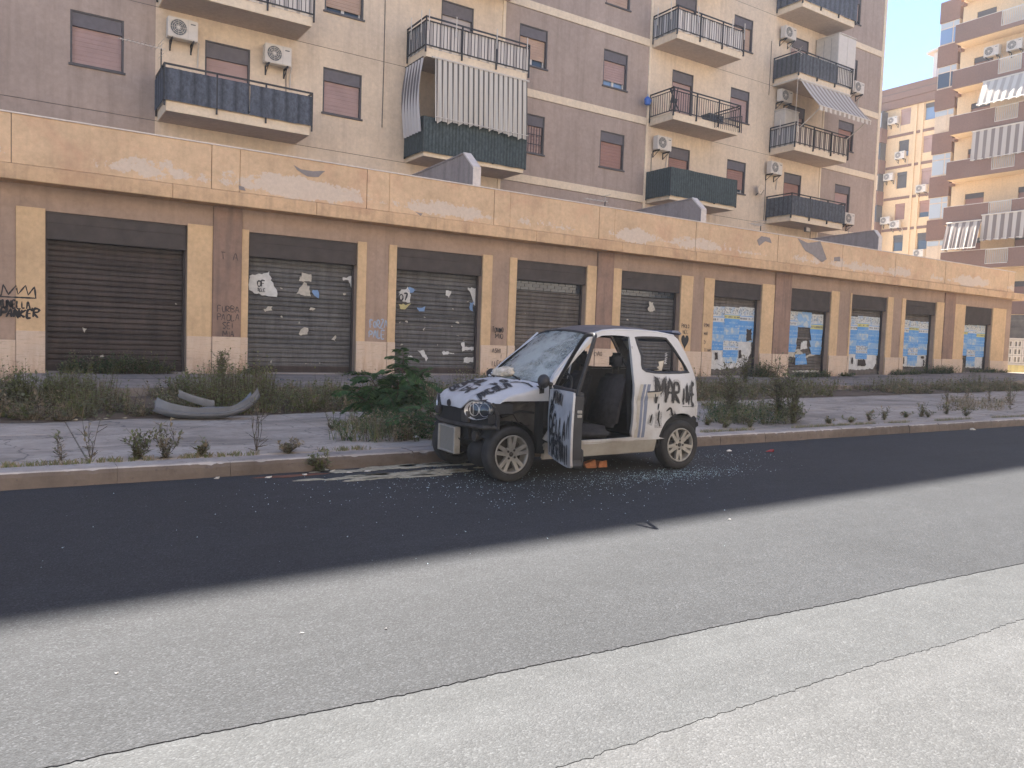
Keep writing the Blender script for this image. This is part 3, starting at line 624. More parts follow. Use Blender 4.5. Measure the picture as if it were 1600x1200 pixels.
for t_, x, y, sd in (('ASHI',769,551,41),('I',782,560,42),('I LEO',768,571,43)): wall_text(t_, x, y, .13, 19.94, M['spray_brown'], sd, .02, .9)
wall_text('CIAO', 928, 556, .13, 19.905-.006, M['spray_brown'], 45, .02)
# lettering left on the torn posters
def sheet_text(i, text, px, py, h, m, seed, wdt, Y=20.245):
    p = aty(px,py,Y); b = MB(); ribbon(b, lettering(text, p.x, p.z, h, 1, 0, .02, seed), wdt, lambda u,v: (u,Y,v), seed); b.build('print', m, SH[i], fix=False)
sheet_text(1,'OF',402,447,.14,M['ink'],1,.035); sheet_text(1,'TELE',402,455,.07,M['ink'],2,.018); sheet_text(2,'07',624,469,.18,M['ink'],3,.04)
def vert_text(): 
    p = aty(1042,568,20.25); b = MB(); ribbon(b, [[(-y+p.x, x+p.z) for x,y in s_] for s_ in lettering('PAVIA',0,0,.12,1,0,.02,9)], .03, lambda u,v:(u,20.25,v)); b.build('print', M['paper_white'], SH[4], fix=False)
vert_text()

# grey patches where the parapet's plaster fell off
for pts in ([(1246,372),(1262,380),(1282,377),(1292,405),(1284,410),(1270,398),(1258,392)],[(1183,375),(1190,369),(1203,371),(1206,380),(1196,377),(1186,384)],[(1303,402),(1313,401),(1313,408),(1304,408)],[(459,257),(470,264),(490,268),(508,267),(498,277),(480,275),(464,266)],[(372,290),(382,292),(384,298),(374,296)],[(938,385),(946,383),(950,392),(940,391)],[(648,330),(660,334),(657,338)]):
    P_ = poly_px(pts, 19.585); sheet_poly(shop, P_, M['bare_render'], 19.592, 'plaster_patch', .003)

# divider walls on the terrace between the shops' parapet and the flats
for k, (xf, pk, fr, bk, lab) in enumerate((((739,294),(725,241),(749,265),(648,275),'grey divider wall with pale sloping cap rising behind the parapet below the striped curtain balcony'),
        ((1095,347),(1082,311),(1105,330),(1005,329),'grey divider wall with pale sloping cap behind the parapet under the dark green netted balcony'),
        ((1372,388),(1366,361),(1385,374),(1275,372),'streaked grey divider wall behind the parapet at the far corner of the flats'))):
    X0 = aty(*xf, 19.82).x; X1 = X0+.22; P = atx(*pk, X0); zf = aty(*fr, 19.82).z; yb = 24.45; zb = P.z-.12
    prof = [(19.83,4.72),(19.83,zf),(P.y,P.z),(yb,zb),(yb,4.72)]
    w = MB(); w.prism([(X0,y,z) for y,z in prof], (X1-X0,0,0)); w = w.build('divider_wall', M['wing']); tag(w, lab, 'wall', 'divider walls on the terrace')
    c = MB(); c.hexa([(X0-.02,19.80,zf),(X1+.02,19.80,zf),(X1+.02,P.y,P.z),(X0-.02,P.y,P.z),(X0-.02,19.80,zf+.06),(X1+.02,19.80,zf+.06),(X1+.02,P.y,P.z+.06),(X0-.02,P.y,P.z+.06)])
    c.box(X0-.02,X1+.02,19.80,19.826,4.85,zf-.003)
    c.build('cap', M['capstone'], w)
    c = MB(); c.hexa([(X0-.03,P.y+.01,P.z+.001),(X1+.03,P.y+.01,P.z+.001),(X1+.03,yb,zb+.001),(X0-.03,yb,zb+.001),(X0-.03,P.y+.01,P.z+.045),(X1+.03,P.y+.01,P.z+.045),(X1+.03,yb,zb+.045),(X0-.03,yb,zb+.045)]); c.build('ridge_strip', M['wing'], w)

# ------------------------------------------------------------------ the big block of flats behind the shops
FB, FH, YB = 7.58, 3.165, 24.5          # first floor level, storey height, facade plane
flats = empty('apartment_building', (8, YB, 0), 'large beige and mauve block of flats with stacked balconies behind the shop row', 'building')
XM = aty(1279,330,YB).x; XE = 38.4
SECT = [(-22,3.53,'mauve'),(3.53,15.0,'beige'),(15.13,22.1,'mauve'),(22.22,XM-.12,'beige'),(XM,XE-.22,'mauve')]
WCOL = {'l2':(-10,-8.7),'l1':(-4.5,-3.2),'c1':(1.43,2.73),'c3':(8.41,9.71),'c5':(15.75,17.02),'c6':(19.73,20.98),'c8':(27.03,28.28),'c10':(34.92,36.2)}
DCOL = {'dA':(4.86,6.15),'dB':(12.53,13.81),'dD':(23.45,24.7),'dE':(30.96,32.26)}
holes = []
for k in range(6):
    for a,b_ in WCOL.values(): holes.append((a,b_,FB+.86+FH*k,FB+2.28+FH*k))
    for a,b_ in DCOL.values(): holes.append((a,b_,FB+.02+FH*k,FB+2.28+FH*k))
for (x0,x1,m) in SECT:
    for k in range(-1,6):
        z0 = 4.7 if k < 0 else FB-.28+FH*k; z1 = FB-.28+FH*(k+1)-.014
        b = MB(); wall_holes(b, x0, x1, z0, z1, holes, YB, .24); b.build('wall', M[m], flats, fix=False)
b = MB()
for z in range(6): b.box(-21.9, XE-.1, YB+.26, YB+.3, 4.7, FB-.3+FH*6)
b = MB(); b.box(-22, XE-.02, YB+.3, 37, .0, 26.25); b.build('core', M['frame_dark'], flats)
for x0,x1 in ((15.0,15.13),(22.1,22.22),(XM-.12,XM),(XE-.22,XE)):
    b = MB(); b.box(x0+.002,x1-.002,YB-.035,YB+.3,4.7,26.27); b.build('corner_strip', M['cream'], flats, bevel=.008)
for (x0,x1) in ((-22,3.5),(15.135,22.095),(XM+.005,XE-.225)):
    for k in range(0 if x0 > 0 else 2,7):
        b = MB(); b.box(x0,x1,YB-.03,YB+.02,FB-.28+FH*k,FB+.01+FH*k); b.build('band', M['cream'], flats, bevel=.006)
b = MB(); b.box(XE-.02,XE,YB+.3,37,0,26.27); b.build('wall', M['mauve'], flats)
# flat roof; unseen parapet made to fall rightwards, to set the road's shadow edge
b = MB(); za, zb = 30.75, 27.0
b.hexa([(-22.3,YB-.05,26.3),(XE+.1,YB-.05,26.3),(XE+.1,37,26.3),(-22.3,37,26.3),(-22.3,YB-.05,za),(XE+.1,YB-.05,zb),(XE+.1,37,zb),(-22.3,37,za)]); b.build('added_parapet', M['mauve'], flats)

def window(x0, x1, z0, z1, m='roller_brown', gap=0.0, glass_='pane', boxh=.4, name='window'):
    f = MB(); Y = YB
    for a in ((x0,x0+.05,z0,z1),(x1-.05,x1,z0,z1),(x0+.05,x1-.05,z1-.04,z1),(x0+.05,x1-.05,z0,z0+.04)): f.box(a[0],a[1],Y+.02,Y+.235,a[2],a[3])
    f.box(x0,x1,Y+.225,Y+.28,z0,z1)
    o = f.build(name, M['frame_dark'], flats)
    b = MB(); b.box(x0+.052,x1-.052,Y+.05,Y+.2,z1-boxh,z1-.042); b.build('shutter_box', M['box_dark'], o)
    zt, zb = z1-boxh-.002, z0+.045+gap; b = MB(); n = 8; rows = []
    for i in range(n+1): z = zb+(zt-zb)*i/n; rows += [[(x0+.052,Y+.135,z),(x1-.052,Y+.135,z)],[(x0+.052,Y+.128,z+.01),(x1-.052,Y+.128,z+.01)]]
    rows = rows[:-1]; b.grid(rows); b.build('roller_shutter', M[m], o, fix=False)
    if gap:
        b = MB(); b.quad((x0+.05,Y+.2,z0+.04),(x1-.05,Y+.2,z0+.04),(x1-.05,Y+.2,zb+.06),(x0+.05,Y+.2,zb+.06)); b.build('pane', M[glass_], o, fix=False)
        b = MB(); xm = (x0+x1)/2
        for a in ((x0+.053,x0+.11),(xm-.05,xm+.05),(x1-.11,x1-.053)): b.box(a[0],a[1],Y+.16,Y+.195,z0+.043,zb+.05)
        b.box(x0+.11,x1-.11,Y+.165,Y+.19,z0+.043,z0+.1); b.build('sash', M['white'], o)
    if name == 'window': b = MB(); b.box(x0-.04,x1+.04,YB-.05,YB+.02,z0-.05,z0+.005); b.build('sill', M['frame_dark'], o)
    return o
STATE = {('c1',0):('roller_pink',0),('c3',0):('roller_pink',0),('c3',1):('roller_tan',.14),('c5',0):('roller_pink',0),('c5',1):('roller_tan',.24),('c6',0):('roller_brown',0),('c6',1):('roller_pink',.22,'pane_blue'),('c6',2):('roller_tan',.05),
 ('c8',0):('roller_brown',.16),('c8',1):('roller_pink',0),('c8',2):('roller_tan',0),('c10',0):('roller_pink',0),('dA',0):('roller_pink',0),('dB',1):('roller_grey',0),('dD',0):('roller_brown',1.1,'pane_pale'),('dD',1):('roller_pink',0),('dD',2):('roller_tan',0),('dE',0):('roller_brown',0)}
r2 = random.Random(2)
WIN = {}
for k in range(6):
    for nm,(a,b_) in {**WCOL, **DCOL}.items():
        s_ = STATE.get((nm,k), (r2.choice(['roller_brown','roller_pink','roller_tan']), r2.choice([0,0,.2])))
        door = nm[0] == 'd'
        WIN[nm,k] = window(a, b_, FB+(.02 if door else .86)+FH*k, FB+2.28+FH*k, s_[0], s_[1], s_[2] if len(s_) > 2 else 'pane', .46 if door else .4, 'balcony_door' if door else 'window')
o = WIN['c5',0]; a,b_ = WCOL['c5']; g = MB()
for i in range(10): x = a+.08+(b_-a-.16)*i/9; g.box(x-.008,x+.008,YB+.03,YB+.045,FB+.9,FB+1.84)
for z in (1.2,1.55): g.box(a+.05,b_-.05,YB+.028,YB+.047,FB+z,FB+z+.02)
g.build('grille', M['rail_dark'], o)

YF = 23.12
def balcony(x0, x1, k, bars=True, mid=True):
    z = FB+FH*k; s = MB(); s.box(x0,x1,YF,YB-.002,z-.29,z-.015); s.box(x0-.01,x1+.01,YF-.012,YB-.003,z-.014,z)
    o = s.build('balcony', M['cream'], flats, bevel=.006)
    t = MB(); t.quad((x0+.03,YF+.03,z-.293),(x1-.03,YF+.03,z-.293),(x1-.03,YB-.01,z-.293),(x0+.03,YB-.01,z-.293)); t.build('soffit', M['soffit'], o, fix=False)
    yr = YF-.045; xa, xb = x0-.045, x1+.045; f = MB()
    for zz, h in ((.96,.045),(.83,.025),(.07,.03)):
        f.box(xa,xb,yr-.02,yr+.02,z+zz-h,z+zz); f.box(xa-.02,xa+.02,yr+.021,YB-.01,z+zz-h,z+zz); f.box(xb-.02,xb+.02,yr+.021,YB-.01,z+zz-h,z+zz)
    f.build('handrail', M['rail_dark'], o)
    n = 3
    for i in range(n+1):
        x = xa+(xb-xa)*i/n; f = MB(); f.box(x-.02,x+.02,yr-.026,yr+.026,z-.17,z+.958); f.box(x-.015,x+.015,yr+.02,YF,z-.16,z-.12); f.build('post', M['rail_dark'], o)
    f = MB(); f.box(xa-.022,xa+.022,YB-.06,YB-.02,z-.17,z+.958); f.build('post', M['rail_dark'], o)
    f = MB(); nb = int((xb-xa)/.125)
    for i in range(1,nb): x = xa+(xb-xa)*i/nb; f.box(x-.008,x+.008,yr-.008,yr+.008,z+.06,z+.82)
    nb = int((YB-yr)/.125)
    for xx in (xa,xb):
        for i in range(1,nb): y = yr+(YB-yr)*i/nb; f.box(xx-.008,xx+.008,y-.008,y+.008,z+.06,z+.82)
    o2 = f.build('bars', M['rail_dark'], o, fix=False); o2['kind'] = 'stuff'
    return o
def cover(o, x0, x1, k, m, front=(0,1), side=True, z0=-.02, z1=.83, out=True, fold=.012, mside=None, per=.18):
    z = FB+FH*k; off = -.03 if out else .03; yr = YF-.045+off; xa, xb = x0-.045, x1+.045; a_, e_ = xa+(xb-xa)*front[0], xa+(xb-xa)*front[1]
    n = max(4, int((e_-a_)/.06)); rows = [[],[],[]]; r3 = random.Random(int(x0*10)+k)
    for i in range(n+1):
        x = a_+(e_-a_)*i/n; dy = fold*math.sin(x*2*math.pi/per)+.006*mnoise.noise((x*2,k,0)); top = z1+.018*mnoise.noise((x*1.7,k,5))
        for j, zz in enumerate((z0+.02*mnoise.noise((x*2.5,k,9)), (z0+z1)/2, top)): rows[j].append((x, yr+dy, z+zz))
    b = MB(); b.grid(rows); b.build('screen', M[m], o, fix=False, smooth=True)
    if side:
        xs = xa+off; rows = [[],[],[]]
        for i in range(17):
            y = yr+(YB-.05-yr)*i/16; dx = fold*math.sin(y*2*math.pi/per)
            for j, zz in enumerate((z0+.02*mnoise.noise((y*2.5,k,3)),(z0+z1)/2,z1)): rows[j].append((xs+dx, y, z+zz))
        b = MB(); b.grid(rows); b.build('screen', M[mside or m], o, fix=False, smooth=True)
BX = {'A':(3.60,7.56),'B':(11.32,15.22),'D':(22.28,26.06),'E':(29.83,33.7)}
BAL = {}
for nm, k in (('A',0),('A',1),('B',0),('B',1),('D',0),('D',1),('D',2),('E',0),('E',1),('E',2),('E',3),('A',2),('B',2),('D',3),('E',4)): BAL[nm,k] = balcony(*BX[nm], k)
cover(BAL['A',0], *BX['A'], 0, 'tarp_blue', front=(0,.54)); cover(BAL['A',0], *BX['A'], 0, 'tarp_blue', front=(.555,1), side=False)
cover(BAL['A',1], *BX['A'], 1, 'strip_grey', out=False, side=False)
cover(BAL['B',0], *BX['B'], 0, 'mesh_green', z0=-.16, z1=.97, fold=.006, per=.1); cover(BAL['B',1], *BX['B'], 1, 'strip_grey', out=False, mside='strip_side')
cover(BAL['D',2], *BX['D'], 2, 'strip_grey', out=False, mside='strip_side', fold=.03, per=.5)
cover(BAL['D',0], *BX['D'], 0, 'mesh_green', z0=-.14, z1=.98, fold=.008, per=.12)
cover(BAL['E',3], *BX['E'], 3, 'tarp_blue', z1=.97); cover(BAL['E',2], *BX['E'], 2, 'tarp_slate', front=(0,.69), z1=.84)
cover(BAL['E',1], *BX['E'], 1, 'strip_tan', out=False, side=True, mside='strip_side'); cover(BAL['E',0], *BX['E'], 0, 'tarp_slate', z1=.84, fold=.016, per=.25)

for nm, k, us, vs in (('B',1,(.02,.27,.66,.97),(.2,.75)),('D',2,(.28,.8,.99),(.25,.8)),('E',1,(.02,),(.6,))):
    z = FB+FH*k; xa, xb = BX[nm][0]-.045, BX[nm][1]+.045
    for u in us: b = MB(); x = xa+(xb-xa)*u; b.box(x-.012,x+.012,YF-.10,YF-.075,z+.5,z+1.16); b.build('line_post', M['white'], BAL[nm,k])
    for v in vs: b = MB(); y = YF-.045+(YB-YF)*v; b.box(xa-.055,xa-.03,y-.012,y+.012,z+.5,z+1.2); b.build('line_post', M['white'], BAL[nm,k])
# air conditioners: one built, the rest copied
def make_ac():
    root = empty('air_conditioner', (0,0,0), 'x', 'air conditioner', 'air conditioners on the walls')
    b = MB(); b.box(-.40,.40,-.40,-.12,0,.56); b.build('housing', M['white'], root, bevel=.02, seg=2)
    b = MB(); b.lathe([(.215,-.405),(.235,-.415),(.235,-.402)], (-.12,0,.29), 'y', 24); b.build('fan_ring', M['white'], root)
    b = MB(); b.lathe([(.0,-.4035),(.214,-.4035)], (-.12,0,.29), 'y', 24); b.build('fan_recess', M['ac_dark'], root, fix=False)
    b = MB()
    for r_ in (.07,.12,.17): b.lathe([(r_-.006,-.412),(r_+.006,-.412),(r_+.006,-.408)], (-.12,0,.29), 'y', 20)
    for i in range(8): a = i*math.pi/4; b.tube([(-.12+.04*math.cos(a),-.412,.29+.04*math.sin(a)),(-.12+.215*math.cos(a),-.412,.29+.215*math.sin(a))], .005, 4)
    b.build('fan_grille', M['offwhite'], root, fix=False)
    b = MB(); b.lathe([(0,-.42),(.045,-.418),(.05,-.407)], (-.12,0,.29), 'y', 16); b.build('fan_hub', M['white'], root)
    b = MB(); b.box(.13,.133,-.403,-.4005,.03,.53); b.box(.2,.33,-.404,-.4005,.43,.46); b.build('panel_seam', M['ac_dark'], root)
    for x in (-.28,.28):
        b = MB(); b.box(x-.02,x+.02,-.42,0,-.05,-.003); b.box(x-.02,x+.02,-.03,0,-.28,-.05); b.tube([(x,-.36,-.05),(x,-.03,-.26)], .012, 5); b.build('bracket', M['rail_dark'], root)
    b = MB(); b.tube([(.36,-.2,.08),(.46,-.2,.05),(.47,-.06,-.1),(.47,-.02,-.6)], .02, 6); b.build('hose', M['offwhite'], root)
    return root
ac0 = make_ac(); ac_first = [True]
def ac(loc, rz, label, scale=1):
    o = ac0 if ac_first[0] else copy_tree(ac0); ac_first[0] = False
    o.location = loc; o.rotation_euler.z = rz; o['label'] = label; o.scale = (scale,)*3; return o
def acpx(px, py, label, Y=YB): p = aty(px, py, Y-.2); ac((p.x, Y-.003, p.z), 0, label)
acpx(284, 64, 'white air conditioner on the beige wall by the mauve corner, above the blue screened balcony')
acpx(432, 103, 'white air conditioner on the beige wall between the blue screened balcony and the closed window')
acpx(1033, 236, 'small white air conditioner on the beige wall above the dark green netted balcony')
acpx(1230, 63, 'white air conditioner beside the dark door above the slate screened balcony with a white cabinet')
acpx(1224, 161, 'white air conditioner in the shade under the slanted striped awning')
acpx(1208, 273, 'white air conditioner beside the balcony door over the lowest slate screened balcony')
acpx(1337, 147, 'white air conditioner beyond the slate screened balcony with the white cabinet, under a dark window')
acpx(1322, 351, 'white air conditioner beside the end of the lowest slate screened balcony, under a pale shutter')

# striped curtain awning round the lower middle balcony
aw = empty('curtain_awning', (13.2, YF, 10.4), 'long striped curtain awning hanging in front of the green netted balcony', 'awning')
zt = FB+FH-.33; xa, xb = BX['B'][0]+.28, BX['B'][1]-.05; rows = []
nx = 120
for j in range(9):
    t = j/8; row = []
    for i in range(nx+1):
        x = xa+(xb-xa)*i/nx; z = zt-t*(2.05-.10*abs(math.sin(x*math.pi/.39))*(1 if j == 8 else 0) + .06*math.sin(x*1.3))
        row.append((x+.02*t*math.sin(x*3), YF-.11-.10*t+(.02+.035*t)*math.sin(x*2*math.pi/.195+.6*t), z))
    rows.append(row)
b = MB(); b.grid(rows); b.build('cloth', M['awning_x'], aw, smooth=True, fix=False)
b = MB(); b.tube([(xa-.1,YF-.1,zt+.02),(xb+.1,YF-.1,zt+.02)], .035, 8); b.build('roller_tube', M['offwhite'], aw)
b = MB(); b.tube([(xa,YF-.26,zt-1.88),(xb+.04,YF-.26,zt-1.88)], .012, 6); b.build('hem_bar', M['white'], aw)
aw2 = empty('side_curtain', (BX['B'][0]-.06, 23.8, 10.4), 'striped side curtain with dark lines tucked over the end rail of the green netted balcony', 'awning')
rows = []
for j in range(11):
    t = j/10; row = []
    for i in range(41):
        y = YF-.02+(YB-.12-YF)*(i/40); z = zt-.02-2.35*t
        row.append((BX['B'][0]-.10-.10*math.sin(t*3.2)-.05*t+.03*math.sin(y*2*math.pi/.22), y+.05*math.sin(t*5)-.02, z))
    rows.append(row)
b = MB(); b.grid(rows); b.build('cloth', M['awning_y'], aw2, smooth=True, fix=False)
b = MB(); b.tube([(BX['B'][0]-.1,YF,zt),(BX['B'][0]-.1,YB-.05,zt)], .02, 6); b.build('rod', M['rail_dark'], aw2)
# slanted awning with valance over a right balcony
zA = FB+2*FH-.35; x0, x1 = BX['E'][0]+.12, BX['E'][1]-.1
aw3 = empty('slanted_awning', ((x0+x1)/2, YF, zA), 'slanted tan striped awning with scalloped valance on folding arms over a right hand balcony', 'awning')
lo = aty(1268,181,22.0); L0, R0 = Vector((x0-.12,21.95,zA-1.42)), Vector((x1+.12,21.95,zA-1.42))
rows = [[(x0-.12*t+(x1-x0+.24*t)*i/40, YF-.05-1.1*t, zA-1.36*t-.05*math.sin(t*math.pi)) for i in range(41)] for t in [j/6 for j in range(7)]]
b = MB(); b.sheet(rows, .006); b.build('cloth', M['awning_tan'], aw3, fix=False)
rows = [[(x0-.12+(x1-x0+.24)*i/80, YF-1.165+.012*math.sin(i*.8), zA-1.375-(.0 if j == 0 else .16+.05*abs(math.sin(i*math.pi/8)))) for i in range(81)] for j in range(2)]
b = MB(); b.grid(rows); b.build('valance', M['awning_tan'], aw3, fix=False)
for x in (x0+.1, x1-.1): b = MB(); b.tube([(x,YF-.02,zA-2.1),(x,YF-1.14,zA-1.39)], .018, 6); b.build('arm', M['white'], aw3)
b = MB(); b.tube([(x0-.12,YF-1.16,zA-1.37),(x1+.12,YF-1.16,zA-1.37)], .022, 8); b.build('front_bar', M['white'], aw3)
b = MB(); b.tube([(x0-.05,YF-.05,zA+.02),(x1+.05,YF-.05,zA+.02)], .05, 10); b.build('roller_tube', M['offwhite'], aw3)
b = MB(); b.tube([(BX['E'][0]-.04,YF-.02,zA+.05),(BX['E'][0]-.04,YB-.05,zA+.05)], .045, 8); b.tube([(BX['E'][0]-.04,YF-.02,zA+.05),(BX['E'][0]-.1,YF-.02,zA-2.6)], .012, 5); b.build('side_roller', M['offwhite'], aw3)
# cabinets on two right balconies
z = FB+2*FH
cb = empty('balcony_cabinet', (32.6, 23.7, z), 'tall white metal cabinet standing on the slate screened balcony', 'cabinet')
xw0 = aty(1308,100,YF+.12).x; xw1 = xw0+1.35
b = MB(); b.box(xw0,xw1,YF+.1,YB-.06,z+.02,z+2.42); b.build('body', M['offwhite'], cb, bevel=.015)
b = MB(); b.box(xw0-.02,xw1+.02,YF+.07,YB-.05,z+2.425,z+2.47); b.build('lid', M['white'], cb, bevel=.01)
for yy in (23.6,24.0): b = MB(); b.box(xw0-.008,xw0-.001,yy-.004,yy+.004,z+.1,z+2.3); b.build('seam', M['ac_dark'], cb)
for a,e in ((0,.49),(.51,1)): b = MB(); b.box(xw0+.02+(xw1-xw0-.04)*a,xw0+.02+(xw1-xw0-.04)*e,YF+.085,YF+.099,z+.08,z+2.36); b.build('door', M['white'], cb, bevel=.004)
z = FB+FH
cb = empty('balcony_cabinet', (30.6, 24, z), 'dented pale cabinet under the slanted striped awning, behind grey side bars', 'cabinet')
b = MB(); b.box(30.0,31.0,YB-.62,YB-.03,z+.02,z+1.72); b.build('body', M['offwhite'], cb, bevel=.015)
b = MB(); b.box(29.97,31.03,YB-.65,YB-.02,z+1.725,z+1.77); b.build('lid', M['white'], cb, bevel=.01)
b = MB(); b.box(29.985,29.997,YB-.5,YB-.15,z+1.1,z+1.4); b.box(30.04,30.49,YB-.635,YB-.622,z+.1,z+1.68); b.box(30.51,30.96,YB-.635,YB-.622,z+.1,z+1.68); b.build('door', M['offwhite'], cb)
# things on the barred balcony: folded chair, table, blue bag, gate lying on the rail
z = FB+FH
ch = empty('folding_chair', (23.1,23.4,z), 'dark folding chair leaning on the corner of the open barred balcony', 'chair')
p = aty(1050,160,YF+.2)
for dx, dz in ((0,0),(.25,.02)):
    b = MB(); b.tube([(p.x-.15+dx,YF+.15,z+.05),(p.x+.10+dx,YF+.25,z+1.1)], .022, 6); b.build('frame_rail', M['rail_dark'], ch)
    b = MB(); b.tube([(p.x+.35-dx,YF+.1,z+.05),(p.x-.1+dx*.3,YF+.25,z+.95)], .022, 6); b.build('leg', M['rail_dark'], ch)
b = MB(); b.hexa([(p.x-.1,YF+.18,z+.4),(p.x+.25,YF+.18,z+.42),(p.x+.25,YF+.22,z+.42),(p.x-.1,YF+.22,z+.4),(p.x-.04,YF+.18,z+.6),(p.x+.3,YF+.18,z+.6),(p.x+.3,YF+.22,z+.6),(p.x-.04,YF+.22,z+.6)]); b.build('seat', M['rail_dark'], ch)
bx = empty('storage_box', (24.9,23.6,z), 'dark blue low box behind the bars of the open balcony', 'box')
b = MB(); b.box(24.5,25.3,YF+.15,YF+.6,z+.01,z+.34); b.build('body', M['tarp_blue'], bx, bevel=.02)
b = MB(); b.box(24.46,25.34,YF+.12,YF+.63,z+.341,z+.39); b.build('lid', M['ac_dark'], bx, bevel=.01)
bag = empty('bag', (22.0,YB-.3,z+1), 'small blue bag hanging on the rail end of the open barred balcony', 'bag')
p = aty(1012,157,YB-.35); b = MB(); rows = []
for j in range(8):
    t = j/7; rr = .16*math.sin(math.pi*min(1,.12+t*.86))**.6*(1+.1*math.sin(j*2)); rows.append([(p.x+rr*math.cos(a)*(1+.12*math.sin(3*a+j)), p.y+rr*.8*math.sin(a), p.z-.18+.34*t) for a in [i*2*math.pi/14 for i in range(14)]])
b.grid(rows, True); b.build('body', flat('blue plastic', (.045,.13,.42), .5), bag, smooth=True)
b = MB(); b.tube([(p.x-.05,p.y,p.z+.13),(p.x,p.y,p.z+.26),(p.x+.05,p.y,p.z+.13)], .01, 5); b.build('handle', M['ink_blue'], bag)
gt = empty('loose_grate', (26,23,z), 'loose dark grate leaning across the end of the open barred balcony', 'grate')
b = MB(); x0, x1 = aty(1118,187,YF-.12).x, BX['D'][1]+.1
for (a,e) in (((x0,z+.05),(x1,z+.5)),((x0,z+.05),(x0,z-.25)),((x1,z+.5),(x1,z-.2))): b.tube([(a[0],YF-.1,a[1]),(e[0],YF-.1,e[1])], .022, 5)
b.build('frame', M['rail_dark'], gt); b = MB()
for i in range(1,14): t = i/14; x = x0+(x1-x0)*t; b.tube([(x,YF-.1,z+.05+.45*t),(x,YF-.1,z-.25+.05*t)], .009, 4)
o = b.build('bars', M['rail_dark'], gt); o['kind'] = 'stuff'

# aerials and a dish
def aerial(loc, h, L, label, yaw=0, n=9, name='tv_aerial', tilt=0, mount=None):
    r_ = empty(name, loc, label, 'aerial', 'tv aerials'); x,y,z = loc; b = MB(); b.tube([(x,y,z),(x,y,z+h)], .018, 6); b.build('mast', M['rail_dark'], r_)
    c, s_ = math.cos(yaw), math.sin(yaw); b = MB(); P = lambda u,v,w: (x+u*c-v*s_, y+u*s_+v*c, z+h+w-u*tilt)
    b.tube([P(-.1,0,0),P(L,0,0)], .012, 5); b.build('boom', M['white'], r_)
    b = MB()
    for i in range(n): u = L*(.1+.88*i/(n-1)); w = .22-.10*i/n; b.tube([P(u,-w,0),P(u,w,0)], .006, 4)
    for k in (-1,1): b.tube([P(0,-.28,k*.18),P(0,.28,k*.18)], .006, 4); b.tube([P(0,-.2,k*.09),P(0,.2,k*.09)], .006, 4)
    b.tube([P(0,0,-.2),P(0,0,.2)], .007, 4); b.build('elements', M['offwhite'], r_)
    if mount: m_ = MB(); m_.tube([(x,y,z+.1),mount], .012, 5); m_.build('mount', M['rail_dark'], r_)
p = aty(252,76,YF-.1); aerial((p.x,p.y,FB+.5), p.z-FB-.5, 1.05, 'pale comb shaped aerial on the corner post of the blue screened balcony', R(186), 10, mount=(p.x+.02,p.y+.1,FB+.55))
p = aty(946,303,19.72); aerial((p.x,p.y,5.75), .25, .8, 'small aerial standing behind the parapet in front of the mauve wall', R(178), 6)
p = aty(1250,82,YF-.1); aerial((p.x,p.y,FB+2*FH+.3), p.z-FB-2*FH-.3, .75, 'bent white aerial on the corner post of the slate screened balcony', R(150), 8, tilt=-.5)
p = aty(1188,366,19.72); aerial((p.x,p.y,5.75), .3, .7, 'small dark aerial behind the parapet left of the lowest slate balcony', R(190), 5)
p = aty(1188,297,YB-.25); d = empty('satellite_dish', (p.x,YB,p.z), 'grey satellite dish on the beige wall left of the lowest slate screened balcony', 'satellite dish')
b = MB(); b.lathe([(.0,.06),(.12,.045),(.24,.0),(.245,.01),(.12,.055),(0,.07)], (p.x,YB-.3,p.z), 'y', 20); b.build('reflector', M['beige'], d, smooth=True)
b = MB(); b.tube([(p.x,YB-.25,p.z-.05),(p.x,YB-.01,p.z-.2)], .02, 6); b.tube([(p.x,YB-.3,p.z-.22),(p.x-.1,YB-.55,p.z-.05)], .012, 5); b.build('arm', M['ac_dark'], d)
p = aty(1232,358,YB-.2); fl = empty('floodlight', (p.x,YF+.5,p.z), 'small square floodlight under the lowest slate screened balcony', 'lamp')
p = aty(1260,359.5,YF+.6); z = FB-.30; b = MB(); b.box(p.x-.16,p.x+.16,YF+.5,YF+.62,z-.24,z-.03); b.build('body', M['ac_dark'], fl, bevel=.01); b = MB(); b.box(p.x-.14,p.x+.14,YF+.49,YF+.499,z-.22,z-.05); b.box(p.x-.02,p.x+.02,YF+.53,YF+.57,z-.03,z+.005); b.build('lens', M['offwhite'], fl)

# ------------------------------------------------------------------ flats at the right with long mauve balconies
XR = 56.0
rb = empty('apartment_building', (XR+2, 20, 0), 'tall cream block with long brown balcony parapets standing at the right edge', 'building')
WX = XR+1.45; YC = 30.42
ZT = [24.62-3.175*k for k in range(8)]
b = MB(); b.box(WX+.2, WX+10, -6, YC+.3, 0, 31); b.build('core', M['cream_far'], rb)
hl = []
for k, zt in enumerate([27.79]+ZT):
    for yy in (29.7-.6, 25.6, 21.5, 17.5, 13.5): hl.append((-(yy+.65), -(yy-.65), zt-1.02, zt+1.05))
b = MB()
ys = sorted({-YC-.3, 6.0, *[v for h in hl for v in h[:2]]})
t = MB(); wall_holes(t, -YC-.3, 6.0, 0, 31, hl, 0, .18)
b.v = [(WX+v[1], -v[0], v[2]) for v in t.v]; b.f = t.f; b.m = t.m; b.build('wall', M['cream_far'], rb, fix=False)
for (a,e,z0,z1) in hl:
    b = MB(); b.box(WX+.12,WX+.17,-e,-a,z0,z1-.35); o = b.build('balcony_door', M['roller_brown'], rb); b = MB(); b.box(WX+.06,WX+.17,-e,-a,z1-.345,z1); b.build('shutter_box', M['frame_dark'], o)
RY0, RY1 = 27.35, 25.95
